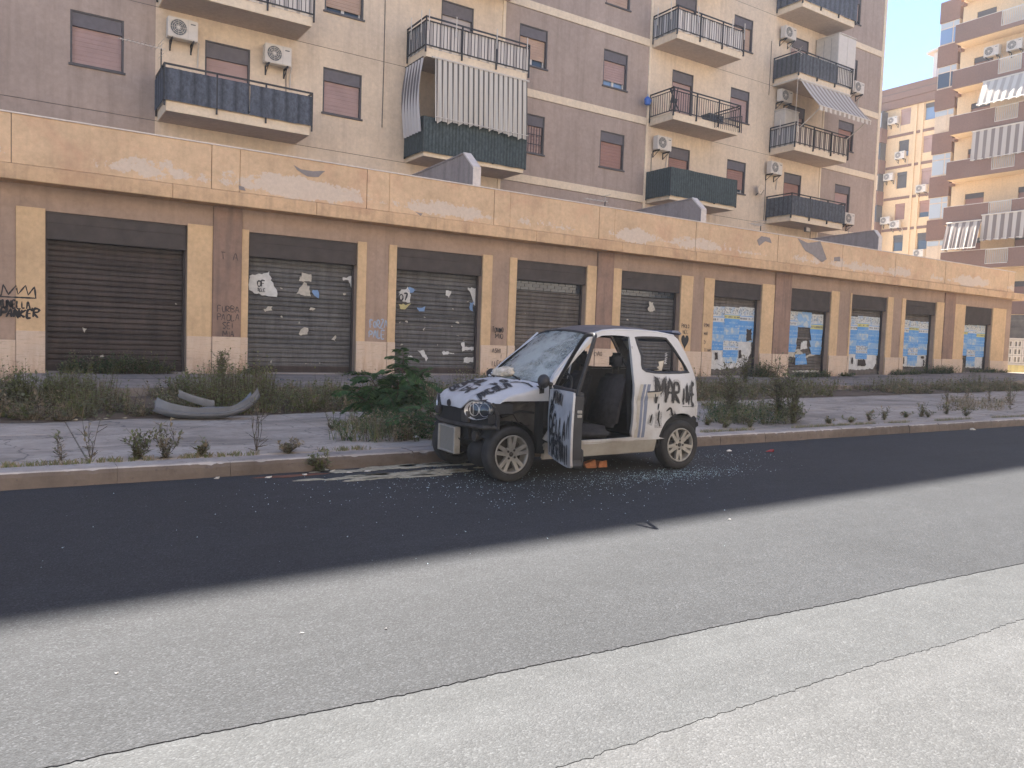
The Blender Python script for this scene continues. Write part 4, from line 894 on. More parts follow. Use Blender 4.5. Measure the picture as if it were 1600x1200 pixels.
for k, zt in enumerate([27.79]+ZT):
    s = MB(); s.box(XR+.06,WX-.002,-4,YC-.05,zt-1.26,zt-1.05); o = s.build('balcony', M['cream_far'], rb)
    for (y0,y1) in ((YC,RY0),(RY1,18.4),(17.0,8)):
        b = MB(); b.box(XR,XR+.1,y1,y0,zt-1.262,zt); b.build('parapet', M['mauve_dark'], o); b = MB(); b.box(XR-.02,XR+.12,y1,y0,zt+.002,zt+.035); b.build('coping', M['capstone'], o)
    b = MB(); b.box(XR+.11,WX-.01,YC-.12,YC-.01,zt-1.04,zt-.02); b.build('parapet', M['cream_far'], o)
    for (y0,y1) in ((RY1,RY0),(17,18.4)): b = MB(); b.box(XR,XR+.1,y0,y1,zt-1.262,zt-.98); b.build('parapet', M['mauve_dark'], o)
    b = MB(); b.box(XR-.03,XR+.01,RY1,RY0,zt-.04,zt+.03); b.box(XR-.03,XR+.01,RY1,RY0,zt-.99,zt-.95)
    for i in range(13): y = RY1+(RY0-RY1)*i/12; b.box(XR-.025,XR+.005,y-.02,y+.02,zt-.97,zt-.03)
    b.build('railing', M['offwhite'], o)
# veranda bay beside the balconies
XB = 57.85
for k in range(9):
    z1 = 27.35-3.18*k; z0 = z1-1.5
    b = MB(); b.box(XB,XB+1.2,31.15,32.62,z0,z1); b.build('bay_panel', M['mauve_dark'], rb)
    b = MB(); b.box(XB+.1,XB+1.1,31.2,32.57,z0-1.66,z0-.004); o = b.build('bay_window', M['beige'], rb)
    for (y0,y1) in ((31.24,31.6),(31.68,32.53)):
        b = MB(); b.box(XB+.085,XB+.098,y0,y1,z0-1.55,z0-.5); b.build('pane', M[['pane_blue','pane','beige','pane_pale','pane_pale','beige','pane','pane','pane'][k]], o)
        b = MB(); b.box(XB+.085,XB+.098,y0,y1,z0-.42,z0-.06); b.build('pane', M['pane_pale'], o)
b = MB(); b.box(XB+.4,XB+1.2,30.73,31.14,0,30); b.build('wall', M['cream_far'], rb)
b = MB(); b.box(XB+1.2,XB+8,30.75,32.6,0,30.5); b.build('wall', M['cream_far'], rb)
for k in range(8): b = MB(); zt = ZT[0]+3.175-1.3-3.175*k; b.box(WX-.5,WX+.9,YC+.05,YC+.28,zt-.16,zt+.02); b.build('band', M['mauve_dark'], rb)
# its awnings and air conditioners
def far_awning(px0, py0, px1, py1, drop, out, m, lab, ncurl=.1):
    a, e = atx(px0,py0,XR-.05), atx(px1,py1,XR-.05); y0, y1 = a.y, min(e.y, a.y-.5); z = a.z
    r_ = empty('far_awning', (XR,(y0+y1)/2,z), lab, 'awning', 'awnings on the block at the right'); rows = []
    for j in range(6):
        t_ = j/5; rows.append([(XR-.06-out*t_+.05*t_*math.sin(i*.9), y0+(y1-y0)*i/60, z-drop*t_-(.05*abs(math.sin(i*.45)) if j == 5 else 0)) for i in range(61)])
    b = MB(); b.grid(rows); b.build('cloth', M[m], r_, smooth=True, fix=False)
    b = MB(); b.tube([(XR-.06,y0+.05,z),(XR-.06,y1,z)], .05, 6); b.build('roller_tube', M['offwhite'], r_)
    b = MB(); b.tube([(XR-.06-out,y0,z-drop+.04),(XR-.06-out,y1,z-drop+.04)], .025, 6); b.build('hem_bar', M['white'], r_)
far_awning(1537,128,1640,100,1.75,.75,'awning_far2','pale striped awning slanting out on the block at the right, highest of its awnings')
far_awning(1520,206,1640,170,2.0,.1,'awning_far','grey striped curtain awning hanging straight on the block at the right, below the slanted one')
far_awning(1480,349,1534,338,1.95,.55,'awning_far','short grey striped awning near the corner on the low floor of the right block')
far_awning(1535,336,1640,318,1.75,.15,'awning_far','wide grey striped awning beside the short one on the low floor of the right block')
for (px,py,lab) in ((1552,82,'left of a pair of air conditioners on the shaded wall of the right block'),(1588,72,'right of a pair of air conditioners on the shaded wall of the right block')):
    p = atx(px,py,WX-.2); ac((WX-.004,p.y,p.z-.3), R(-90), lab, 1.25)
for k in range(3):
    b = MB(); z0 = .2+3.1*k
# ground floor of that block and the low walls past the shops
lw = empty('low_wall', (50,22,0), 'low yellow wall topped by pale pierced concrete blocks past the end of the shops', 'wall')
XW = 50.0
b = MB(); b.box(XW,XW+.3,14,26,-.05,1.0); b.build('base', plaster('yellow wall paint', (.62,.50,.22)), lw)
b = MB(); b.box(XW+.05,XW+.25,14,26,1.003,1.1); b.box(XW+.05,XW+.25,14,26,2.5,2.6); b.build('rail', M['offwhite'], lw)
for i in range(24):
    for j in range(3):
        y, z = 14.05+i*.5, 1.12+j*.46; b = MB()
        for a in ((y,y+.08,z,z+.44),(y+.4,y+.48,z,z+.44),(y+.08,y+.4,z,z+.08),(y+.08,y+.4,z+.36,z+.44),(y+.2,y+.28,z+.08,z+.36)): b.box(XW+.08,XW+.22,a[0],a[1],a[2],a[3])
        b.build('pierced_block', M['offwhite'], lw)
b = MB(); b.box(XW+2.6,XW+2.65,20.6,22.3,.0,8.6); o = b.build('green_screen', flat('green plastic', (.05,.17,.08)), None); tag(o, 'green plastic sheet hung at the lower corner of the right block', 'screen')
b = MB(); b.box(XW+2.65,XW+3.0,14,26,0,4.1); b.box(XW+2.645,XW+2.65,16,26,.4,3.6); o = b.build('shutter_wall', M['shutter_tan'], rb)

# ------------------------------------------------------------------ lower block far behind, between the two
XF = 75.5
fb = empty('apartment_building', (XF, 47, 0), 'cream five storey block with brown roof fascia seen through the gap between the larger blocks', 'building')
FL = [24.66-1.45, 0]; fz = [23.36-3.145*k for k in range(8)]
hl = []; winp = []
for k in range(8):
    for (ya,yb) in ((45.95,44.9),(43.45,42.4),(40,38.9)): hl.append((-ya,-yb,fz[k]+.98,fz[k]+2.6))
t = MB(); wall_holes(t, -60, -34, 0, 27.2, hl, 0, .2); b = MB(); b.v = [(XF+v[1],-v[0],v[2]) for v in t.v]; b.f = t.f; b.m = t.m; b.build('wall', M['cream_far'], fb, fix=False)
b = MB(); b.box(XF+.25,XF+9,34,60,0,27.2); b.build('core', M['frame_dark'], fb)
b = MB(); b.box(XF-.5,XF+9.5,33.6,60,26.9,28.16); b.build('fascia', M['mauve_dark'], fb); b = MB(); b.box(XF-.35,XF-.1,33.6,60,26.1,26.88); b.build('fascia', M['mauve_dark'], fb)
b = MB(); b.box(XF-.52,XF+9.5,33.6,60,27.5,27.53); b.build('groove', M['frame_dark'], fb)
for k in range(8): b = MB(); b.box(XF-.06,XF+.1,34,47.2,fz[k]-.12,fz[k]+.14); b.build('band', M['mauve_dark'], fb)
for y in (44.2,): 
    for dy in (.12,-.55): b = MB(); b.box(XF-.1,XF+.02,y+dy-.12,y+dy+.12,0,26.1); b.build('pilaster', M['cream_far'], fb)
r2 = random.Random(3)
for i, (a,e,z0,z1) in enumerate(hl):
    m = r2.choice(['roller_brown','roller_pink','roller_brown','frame_dark']); gap = r2.choice([0,0,.5,.9])
    if i == 1: m, gap = 'frame_dark', 1.2
    f = MB(); f.box(XF+.12,XF+.18,-e,-a,z0+gap,z1-.3); f.box(XF+.05,XF+.17,-e,-a,z1-.298,z1); o = f.build('window', M[m], fb)
    if gap: b = MB(); b.box(XF+.16,XF+.2,-e,-a,z0,z0+gap); b.build('pane', M['pane_blue' if i in (1,3) else 'pane'], o)
for k in range(8):
    z0 = fz[k]; b = MB(); b.box(XF-1.1,XF-.02,47.25,50.4,z0-.55,z0+.85); o = b.build('veranda', M['mauve_dark'], fb)
    b = MB(); b.box(XF-1.0,XF-.03,47.3,50.35,z0+.853,z0+2.55); b.build('glazing', M['frame_dark'], o)
    for i in range(4): y = 47.38+i*.75; b = MB(); b.box(XF-1.02,XF-1.005,y,y+.62,z0+.95,z0+2.4); b.build('pane', M[['pane_pale','pane','beige','pane'][(i+k)%4]], o)
for (px,py,lab) in ((1397,190,'air conditioner at the top floor of the far block beside a dark window'),(1408,244,'air conditioner under the second highest window of the far block'),(1390,278,'air conditioner of the far block beside the glazed veranda at mid height'),(1441,296,'air conditioner under the brown shuttered window at the middle of the far block'),(1400,352,'air conditioner under the low pink shuttered window of the far block'),(1385,346,'air conditioner at a low floor of the far block, next to the veranda'),(1437,397,'grey air conditioner under the lowest visible window of the far block'),(1409,242,None)):
    if lab is None: continue
    p = atx(px,py,XF-.2); ac((XF-.004,p.y,p.z-.3), R(-90), lab, 1.3)
p = atx(1455,100,XF+1); rs = empty('roof_shelter', (XF+1,p.y,28.1), 'small white roof shelter on a post at the top of the far block', 'shelter')
q = atx(1447,91,XF+.6); b = MB(); b.hexa([(XF+.6,q.y,31.0),(XF+4,q.y,31.0),(XF+4,q.y-3,31.5),(XF+.6,q.y-3,31.5),(XF+.6,q.y,31.15),(XF+4,q.y,31.15),(XF+4,q.y-3,31.75),(XF+.6,q.y-3,31.75)]); b.build('roof', M['white'], rs)
for dy in (.55,): b = MB(); b.box(XF+1,XF+1.3,q.y-dy-.35,q.y-dy,28.1,31.05); b.build('post', M['white'], rs)
aerial((XF+1.2,49.2,28.1), 1.7, .9, 'thin aerial on the brown roof of the far block', R(70), 6)

# ------------------------------------------------------------------ unseen block added to bounce warm sunlight onto the shaded facades
op = empty('apartment_building', (12, -18, 0), 'unseen cream block added behind the viewpoint to bounce warm sunlight across the street', 'building')
hl = [(x, x+1.4, 4.6+3.2*k, 6.1+3.2*k) for k in range(5) for x in range(-28, 58, 4)]
b = MB(); wall_holes(b, -32, 62, 0, 21, hl, 0, -.2); b.v = [(x, -17.5+y, z) for x,y,z in b.v]; b.build('wall', M['cream_bounce'], op, fix=False)
b = MB(); b.box(-32,62,-30,-17.75,0,21); b.build('core', M['cream_bounce'], op); b = MB(); b.box(-32.3,62.3,-30,-17.2,21.01,21.9); b.build('added_parapet', M['cream_bounce'], op)
for (x0,x1,z0,z1) in hl: b = MB(); b.box(x0,x1,-17.73,-17.66,z0,z1); b.build('window', M['roller_tan'], op)
for k in range(5): b = MB(); b.box(-32,62,-17.45,-17.38,4.0+3.2*k,4.25+3.2*k); b.build('band', M['cream_bounce'], op)
# cables and pipes on the big block
for (px,y0,y1,yy) in ((447,108,215,0),(1206,64,150,0),(1197,275,345,0),(1018,240,300,0),(602,0,200,.0),(1268,330,380,0)):
    a, e = aty(px,y0,YB-.03), aty(px,y1,YB-.03); b = MB(); b.tube([(a.x,YB-.03,a.z),(a.x+.01,YB-.03,(a.z+e.z)/2),(a.x,YB-.03,max(4.8,e.z))], .012, 5); b.build('cable', M['frame_dark'], flats)

# ------------------------------------------------------------------ the wrecked car
CY = 7.14; CW = .665
def paint(name, c, dirt=.4, dcol=(.22,.18,.14), zmax=.95):
    t = NT(name); co = t.pos(); n = t.noise(2.4, 6, .65, co); z = t.sep(co)[2]
    zm = t.ramp(t.math('DIVIDE', z, 1.6), [(.12,1),(zmax/1.6,.35),(1,.12)])
    d = t.math('MULTIPLY', t.math('MULTIPLY', t.ramp(n, [(.32,0),(.68,1)]), zm), dirt); f = t.ramp(t.noise(26, 4, .7, co), [(.6,0),(.7,1)])
    b_ = t.mix(d, c, dcol); b_ = t.mix(t.math('MULTIPLY', f, .18), b_, (.10,.085,.07)); t.col(b_); t.set(rough=t.ramp(n, [(.3,.3),(.7,.55)]), spec=.45); return t.mat
M['car_white'] = paint('white car paint', (.44,.447,.46), .85); M['car_roof'] = paint('dull dark roof paint', (.075,.075,.088), .2, (.12,.11,.10))
M['car_sill'] = paint('dirty sill paint', (.34,.325,.29), .8, (.19,.16,.13)); M['car_stripe'] = flat('blue grey stripe', (.12,.14,.20), .5)
M['trim'] = flat('black plastic trim', (.022,.022,.025), .55, 0, .35, .3); M['fabric'] = flat('dark seat fabric', (.028,.028,.033), .9, 0, .15, .35, 14, .3)
M['metal_dirty'] = flat('dirty metal', (.055,.05,.047), .65, .4, .35, .5, 8); M['alloy'] = flat('tarnished alloy', (.265,.25,.222), .5, .3, .5, .22, 14)
M['tyre'] = flat('tyre rubber', (.028,.027,.027), .85, 0, .25, .3, 10, .2); M['chrome'] = flat('headlamp reflector', (.80,.80,.80), .38, .55, .5, .1)
M['red_lens'] = flat('red lens', (.22,.03,.025), .25)
def fins():
    t = NT('radiator core'); s_ = t.sep(t.pos()); f = t.math('FRACT', t.math('DIVIDE', s_[2], .012)); f2 = t.math('FRACT', t.math('DIVIDE', s_[1], .02))
    h = t.math('MULTIPLY', t.ramp(f, [(0,0),(.3,1),(.8,1),(1,0)]), t.ramp(f2, [(0,.5),(.3,1)])); t.col(t.mix(h, (.09,.08,.07), (.30,.28,.24))); t.set(rough=.6, metal=.4); t.bump(h, .6, .006); return t.mat
M['fins'] = fins()
def cracked():
    t = NT('shattered windscreen'); co = t.pos(); out = None
    for sc, w in ((9,.03),(24,.045)):
        v = t.n('TexVoronoi', feature='DISTANCE_TO_EDGE'); v.inputs['Scale'].default_value = sc; nz = t.n('TexNoise'); nz.inputs['Scale'].default_value = 6; nz.inputs['Detail'].default_value = 3; t.l(co, nz.inputs['Vector'])
        a = t.n('VectorMath', operation='MULTIPLY_ADD'); t.l(nz.outputs['Color'], a.inputs[0]); a.inputs[1].default_value = (.3,.3,.3); t.l(co, a.inputs[2]); t.l(a.outputs[0], v.inputs['Vector'])
        r_ = t.ramp(v.outputs['Distance'], [(0,1),(w,0)]); out = r_ if out is None else t.math('MAXIMUM', out, t.math('MULTIPLY', r_, .7))
    fog = t.ramp(t.noise(3.2, 6, .65, co), [(.30,.25),(.58,1)]); m = t.math('MAXIMUM', t.math('MULTIPLY', out, .8), t.math('MULTIPLY', fog, .62))
    t.col(t.mix(m, (.07,.09,.092), (.60,.66,.645))); t.set(rough=t.math('ADD', t.math('MULTIPLY', m, .4), .1), spec=.6); t.bump(out, .3, .004)
    tr = t.n('BsdfTransparent'); tr.inputs[0].default_value = (.55,.68,.66,1); ms = t.n('MixShader'); o = t.t.nodes['Material Output']
    t.l(t.math('ADD', t.math('MULTIPLY', m, .72), .26), ms.inputs[0]); t.l(tr.outputs[0], ms.inputs[1]); t.l(t.b.outputs[0], ms.inputs[2]); t.l(ms.outputs[0], o.inputs[0]); return t.mat
M['cracked'] = cracked()
def lens():
    t = NT('clear lens'); gs = t.n('BsdfGlossy'); gs.inputs['Roughness'].default_value = .04; tr = t.n('BsdfTransparent'); ms = t.n('MixShader'); ms.inputs[0].default_value = .07; t.l(tr.outputs[0], ms.inputs[1]); t.l(gs.outputs[0], ms.inputs[2]); t.l(ms.outputs[0], t.t.nodes['Material Output'].inputs[0]); return t.mat
M['lens'] = lens()

car = empty('wrecked_car', (5.4, CY, 0), 'stripped white hatchback sprayed with graffiti, front gutted and door hanging open at the kerb', 'car')
def inset(x, z):
    i = .03*max(0,(.35-z)/.2) + .015*((z-.65)/.35)**2*(1 if z < 1 else 0) + (.015+(z-1)*.26 if z >= 1 else 0)
    i += .16*max(0,(x-6.5)/.5)**2 + .13*max(0,(4.5-x)/.7)**2
    if z < 1: i += .012*math.exp(-((z-.80)/.018)**2)
    if x > 5.9 and z < 1.1: i += .014*mnoise.noise((x*2.6,z*2.6,3)) + .02*math.exp(-((x-6.35)/.16)**2-((z-.60)/.12)**2)
    return i
def side(x, z, s, o=0): return (x, CY + s*(CW-inset(x,z)-o), z)
OUT = [(4.79,.37),(6.24,.37),(6.26,.40),(6.30,.48),(6.38,.575),(6.48,.64),(6.6,.662),(6.72,.645),(6.81,.60),(6.86,.56),(6.93,.56),(6.96,.64),(6.965,.74),(6.945,.88),(6.925,1.05),(6.89,1.13),(6.80,1.28),(6.67,1.46),(6.57,1.555),(6.3,1.588),(6.0,1.60),(5.7,1.595),(5.5,1.575),(5.34,1.525),(5.1,1.36),(4.85,1.15),(4.755,1.03),(4.765,.96),(4.785,.93),(4.79,.6)]
DOORH = smooth_poly([(4.815,.47),(4.86,.40),(5.78,.405),(5.85,.46),(5.87,.8),(5.875,1.1),(5.885,1.48),(5.85,1.53),(5.6,1.535),(5.43,1.505),(5.2,1.345),(4.95,1.135),(4.80,.985),(4.815,.93)], 3)
QWIN = smooth_poly([(6.06,1.135),(6.01,1.32),(5.965,1.49),(6.0,1.535),(6.38,1.54),(6.47,1.50),(6.62,1.32),(6.75,1.16),(6.71,1.125)], 4)
for s in (-1, 1):
    P, T = panel2d(smooth_poly(OUT, 3), [DOORH, QWIN], .07); b = MB()
    b.add([side(x,z,s) for x,z in P], T); b.build('body_side', M['car_white'], car, smooth=True, fix=False)
    b = MB(); b.add([side(x,z,s,.035) for x,z in P], T); b.build('inner_panel', M['trim'], car, smooth=True, fix=False)
    b = MB()
    for loop, w in ((DOORH,.035),(QWIN,.035),(smooth_poly(OUT,3),.035)): b.grid([[side(x,z,s,.0005) for x,z in loop],[side(x,z,s,w) for x,z in loop]], True)
    b.build('jamb', M['car_white'], car, fix=False)
    cx, cz = 6.36, 1.33; b = MB(); inn = [(cx+(x-cx)*.90, cz+(z-cz)*.87) for x,z in QWIN]
    b.grid([[side(x,z,s,-.003) for x,z in QWIN],[side(x,z,s,-.004) for x,z in inn],[side(x,z,s,.03) for x,z in inn]], True); b.build('window_seal', M['trim'], car, smooth=True, fix=False)
    b = MB(); b.hexa([side(4.70,.20,s,.06),side(6.26,.22,s,.06),side(6.26,.22,s,.02),side(4.70,.20,s,.02),side(4.70,.385,s,.06),side(6.24,.385,s,.06),side(6.24,.385,s,-.006),side(4.70,.385,s,-.006)])
    b.build('sill', M['car_sill'], car, bevel=.015, seg=2)
    arch = [(6.60+.335*math.cos(a), .31+.345*math.sin(a)) for a in [R(-5)+R(190)*i/24 for i in range(25)]]
    b = MB(); b.grid([[side(x,z,s,.01) for x,z in arch],[side(x,z,s,.30) for x,z in arch]]); b.build('wheel_arch', M['black'], car, fix=False)
    b = MB(); b.hexa([side(6.925,.80,s,.01),side(6.955,.80,s,.02),side(6.955,.80,s,.09),side(6.925,.80,s,.09),side(6.90,1.08,s,.005),side(6.925,1.08,s,.02),side(6.925,1.08,s,.09),side(6.90,1.08,s,.09)]); b.build('tail_light', M['red_lens'], car, bevel=.01)
# blue stripes behind the door opening
for (a,e,m) in ((.0,.045,'car_sill'),(.05,.085,'car_stripe'),(.105,.15,'car_stripe')):
    b = MB(); rows = []
    for i in range(14):
        z = .40+.60*i/13; xb = 5.885+.045*((z-.4)/.6)+.03*max(0,(z-.85)/.15); rows.append([side(xb+a,z,-1,-.003), side(xb+e,z,-1,-.003)])
    b.grid(rows); b.build('stripe', M[m], car, fix=False)
b = MB(); hp = [(6.05,.905),(6.20,.925),(6.28,.92),(6.20,.86),(6.07,.84)]; b.add([side(x,z,-1,-.004) for x,z in hp], [(0,1,2,3,4)]); b.build('handle_recess', M['car_sill'], car, fix=False)
b = MB(); b.tube([side(6.06,.915,-1,-.012),side(6.24,.925,-1,-.012)], .007, 5); b.build('seam_strip', M['trim'], car)
# roof and lining
def rail(x):
    pts = [(5.34,1.525),(5.5,1.575),(5.7,1.595),(6.0,1.60),(6.3,1.588),(6.57,1.555)]
    for (a,za),(e,ze) in zip(pts, pts[1:]):
        if x <= e: return za+(ze-za)*(x-a)/(e-a)
    return 1.555
rows = []
for i in range(15):
    t = i/14; row = []
    for j in range(21):
        u = -1+2*j/20; x = 5.34-.05*(1-u*u)+(6.56-5.29)*t+ (.05*(1-u*u))*t; x = min(x, 6.60); z = rail(max(5.34,min(6.57,x))); h = CW-inset(x, z)-.02
        row.append((x, CY+u*h, z+.005+.055*(1-u*u)-.03*max(0,(.12-t)/.12)*(1-u*u)))
    rows.append(row)
b = MB(); b.sheet(rows, .02); b.build('roof', M['car_roof'], car, smooth=True, auto=40)
b = MB(); b.grid([[(p[0],CY+(p[1]-CY)*.97,p[2]-.045) for p in r_] for r_ in rows]); b.build('headliner', M['fabric'], car, fix=False)
for s in (-1,1):
    b = MB(); b.tube([(x, CY+s*(CW-inset(x,rail(x))-.012), rail(x)+.004) for x in [5.34+1.22*i/14 for i in range(15)]], .016, 6); b.build('roof_rail', M['car_white'], car, smooth=True)
b = MB(); b.sheet([[(6.54,CY+.5*u,1.60),(6.62,CY+.5*u,1.598),(6.67,CY+.5*u,1.575)] for u in [-1+.1*i for i in range(21)]], .02); b.build('spoiler', M['car_stripe'], car, bevel=.004)
# windscreen
rows = []
for i in range(9):
    t = i/8; row = []
    for j in range(17):
        u = -1+2*j/16; x0, x1 = 4.55+.20*u*u, 5.29+.055*u*u; z0, z1 = 1.005-.01*u*u, 1.575-.045*u*u
        row.append((x0+(x1-x0)*t, CY+u*(.625-.105*t), z0+(z1-z0)*t+.02*math.sin(math.pi*t)*(1-.5*u*u)))
    rows.append(row)
b = MB(); b.grid(rows); b.build('windscreen', M['cracked'], car, smooth=True, fix=False)
b = MB(); L = [r_[0] for r_ in rows]; Rr = [r_[-1] for r_ in rows]
for line in (L, Rr, rows[0], rows[-1]): b.tube(line, .017, 6)
b.build('windscreen_seal', M['trim'], car, smooth=True)
for s in (-1,1): b = MB(); b.tube([(4.74+.60*t, CY+s*(.642-.105*t), 1.0+.53*t) for t in [i/8 for i in range(9)]], .026, 8); b.build('windscreen_pillar', M['car_white'], car, smooth=True)
b = MB(); b.sheet([[(4.50+.19*u*u,CY+.60*u,.975-.01*u*u),(4.58+.19*u*u,CY+.625*u,1.0-.01*u*u)] for u in [-1+.1*i for i in range(21)]], .02); b.build('cowl', M['trim'], car)
b = MB(); b.tube([(4.55,CY-.35,1.03),(4.63,CY-.05,1.06),(4.65,CY+.1,1.07)], .01, 5); b.tube([(4.55,CY+.2,1.03),(4.64,CY+.45,1.05)], .01, 5); b.build('wiper', M['black'], car)
# bonnet
def bon(u, v):
    xf, xr = 3.90+.20*u*u+.03*abs(u)**6, 4.50+.22*u*u; x = xf+(xr-xf)*v
    return Vector((x, CY+u*(.60+.045*min(1,v*1.4)), .785+.055*min(1,max(0,(abs(u)-.4)/.2))*(1-min(1,v))+.245*max(0,v)**.66-.035*u*u-.012*abs(u)**8+.012*mnoise.noise((u*2.5,v*2.5,1))+.006*mnoise.noise((u*7,v*7,2))))
rows = []; NU = 33
for i in range(16):
    v = i/15; row = []
    for j in range(NU): row.append(bon(-1+2*j/(NU-1), v))
    pn, pf = row[0], row[-1]; zl = .825 if v > .15 else .825+.0*v
    zl = min(zl, pn.z-.02)
    near = [Vector((pn.x, CY-(.635+.028*min(1,v*1.4)), zl)), Vector((pn.x, CY-(.632+.028*min(1,v*1.4)), zl+(pn.z-zl)*.55)), Vector((pn.x, CY-(.620+.038*min(1,v*1.4)), zl+(pn.z-zl)*.88))]
    far = [Vector((p.x, 2*CY-p.y, p.z)) for p in reversed(near)]; rows.append(near+row+far)
lip = []
for j, p in enumerate(rows[0]):
    u = (p.y-CY)/.60; a = min(1, abs(u)); dz = .055 if a < .38 else .055*max(0,(.55-a)/.17); lip.append(Vector((p.x-.008, p.y, p.z-.004-dz)))
b = MB(); b.sheet([lip]+rows, .012); b.build('bonnet', M['car_white'], car, smooth=True, auto=50)
b = MB(); b.lathe([(0,-.006),(.034,-.006),(.04,0)], (3.888,CY-.02,.762), 'x', 20); b.lathe([(.028,-.010),(.034,-.010),(.034,-.004),(.028,-.004)], (3.888,CY-.02,.762), 'x', 20); b.build('badge', M['trim'], car)
# gutted front: panels, beam, lamps, radiator, engine
b = MB(); b.sheet([[(3.945+.16*u*u,CY+.60*u,z) for z in (.56,.64,.74,.79)] for u in [-1+.1*i for i in range(21)]], .03); b.build('front_panel', M['black'], car)
for s in (-1,1):
    b = MB(); b.add([(4.02,CY+s*.5,.83),(4.66,CY+s*.6,.90),(4.66,CY+s*.6,.36),(4.58,CY+s*.58,.50),(4.45,CY+s*.56,.60),(4.25,CY+s*.54,.62),(4.10,CY+s*.5,.58)], [(0,1,2,3,4,5,6)]); b.build('inner_wing', M['metal_dirty'], car, fix=False)
for s in (-1,1):
    b = MB(); arc = [(4.30+.315*math.cos(a), .285+.33*math.sin(a)) for a in [R(0)+R(150)*i/16 for i in range(17)]]; b.grid([[(x,CY+s*.635,z) for x,z in arc],[(x,CY+s*.42,z) for x,z in arc]]); b.build('wheel_liner', M['black'], car, fix=False)
b = MB(); b.box(4.60,4.66,CY-.66,CY+.66,.28,.98); b.build('firewall', M['black'], car)
b = MB(); b.tube([(4.15,CY-.64,.56),(4.02,CY-.55,.555),(3.93,CY-.25,.555),(3.92,CY,.555),(3.93,CY+.25,.555),(4.02,CY+.55,.555)], .022, 6); b.build('cross_beam', M['metal_dirty'], car)
b = MB(); b.tube([(4.07,CY-.60,.80),(4.12,CY-.63,.68),(4.14,CY-.62,.53)], .03, 6); b.box(4.1,4.3,CY-.64,CY-.5,.70,.80); b.build('lamp_bracket', M['trim'], car)
b = MB(); b.box(4.08,4.55,CY-.42,CY+.38,.30,.76); b.box(4.0,4.2,CY-.3,CY+.1,.36,.60); b.build('engine', M['black'], car, bevel=.04, seg=2)
b = MB(); b.lathe([(0,-.03),(.05,-.03),(.055,-.01),(.03,-.01),(.03,0.02),(.055,.02),(.055,.05),(0,.05)], (4.02,CY-.40,.45), 'x', 20); b.build('pulley', M['metal_dirty'], car)
b = MB(); b.lathe([(0,-.13),(.10,-.11),(.15,-.02),(.16,.1),(.15,.2),(0,.22)], (4.10,CY-.36,.27), 'x', 18); b.build('gearbox', M['black'], car, smooth=True)
b = MB(); b.tube([(3.98,CY+.05,.50),(3.98,CY-.1,.62),(4.03,CY-.28,.60),(4.05,CY-.36,.47)], .022, 7); b.tube([(4.0,CY-.45,.62),(4.02,CY-.3,.68),(3.99,CY-.1,.66)], .016, 6); b.tube([(4.2,CY-.58,.66),(4.4,CY-.6,.72),(4.58,CY-.6,.70)], .014, 6); b.build('hose', M['black'], car, smooth=True)
b = MB(); b.box(4.05,4.6,CY-.45,CY+.45,.24,.30); b.build('subframe', M['black'], car)
ra = empty('radiator_tmp', (0,0,0), 'x', 'x'); bpy.data.objects.remove(ra)
b = MB(); b.box(3.90,3.945,CY-.14,CY+.20,.255,.50); o = b.build('radiator', M['fins'], car)
b = MB()
for a in ((CY-.165,CY-.14,.235,.52),(CY+.20,CY+.225,.235,.52)): b.box(3.885,3.96,a[0],a[1],a[2],a[3])
b.box(3.89,3.955,CY-.139,CY+.199,.235,.254); b.box(3.89,3.955,CY-.139,CY+.199,.501,.52); b.build('radiator_tank', M['alloy'], o, bevel=.006)
for s in (-1,1):
    c = Vector((4.005, CY+s*.475, .722)); tg = Vector((.40, s*.92, 0)).normalized(); nn = Vector((-.92, s*.40, 0)).normalized(); up = Vector((0,0,1))
    def el(a, k, d, q=c, tg=tg, nn=nn): return q + tg*(.185*k*math.cos(a)+.02*k*math.sin(a)) + up*(.098*k*math.sin(a)*(1-.15*math.cos(a))) + nn*d
    A = [i*2*math.pi/28 for i in range(28)]
    b = MB(); b.grid([[el(a,1.03,.02) for a in A],[el(a,1.03,-.09) for a in A]], True); o = b.build('headlight', M['trim'], car, fix=False, smooth=True)
    b = MB(); b.grid([[el(a,1,.015) for a in A],[el(a,.9,-.02) for a in A],[el(a,.5,-.07) for a in A],[el(a,.02,-.085) for a in A]], True); b.build('reflector', M['chrome'], o, smooth=True, fix=False)
    b = MB()
    for du, r_, dz in ((-.075,.062,.0),(.06,.066,.005)):
        q = c+tg*du+up*dz; ring = lambda rr, d: [q+tg*rr*math.cos(a)+up*rr*math.sin(a)+nn*d for a in A]
        b.grid([ring(r_,.0),ring(r_*.97,-.01),ring(r_*.7,-.045),ring(.014,-.06)], True); b.grid([ring(r_,0),ring(r_*1.06,-.012)], True)
        b.grid([ring(.016,-.058),ring(.016,-.02),ring(.001,-.016)], True)
    for k in range(-3,4): q = c+tg*(.045*k); b.quad(q+up*.08+nn*-.01, q+tg*.012+up*.08+nn*-.025, q+tg*.012-up*.07+nn*-.025, q-up*.07+nn*-.01)
    b.build('lamp_bowl', M['chrome'], o, smooth=True, fix=False)
    b = MB(); b.grid([[el(a,1,.02) for a in A],[el(a,.93,.038) for a in A],[el(a,.6,.055) for a in A],[el(a,.02,.062) for a in A]], True); b.build('lens', M['lens'], o, smooth=True)
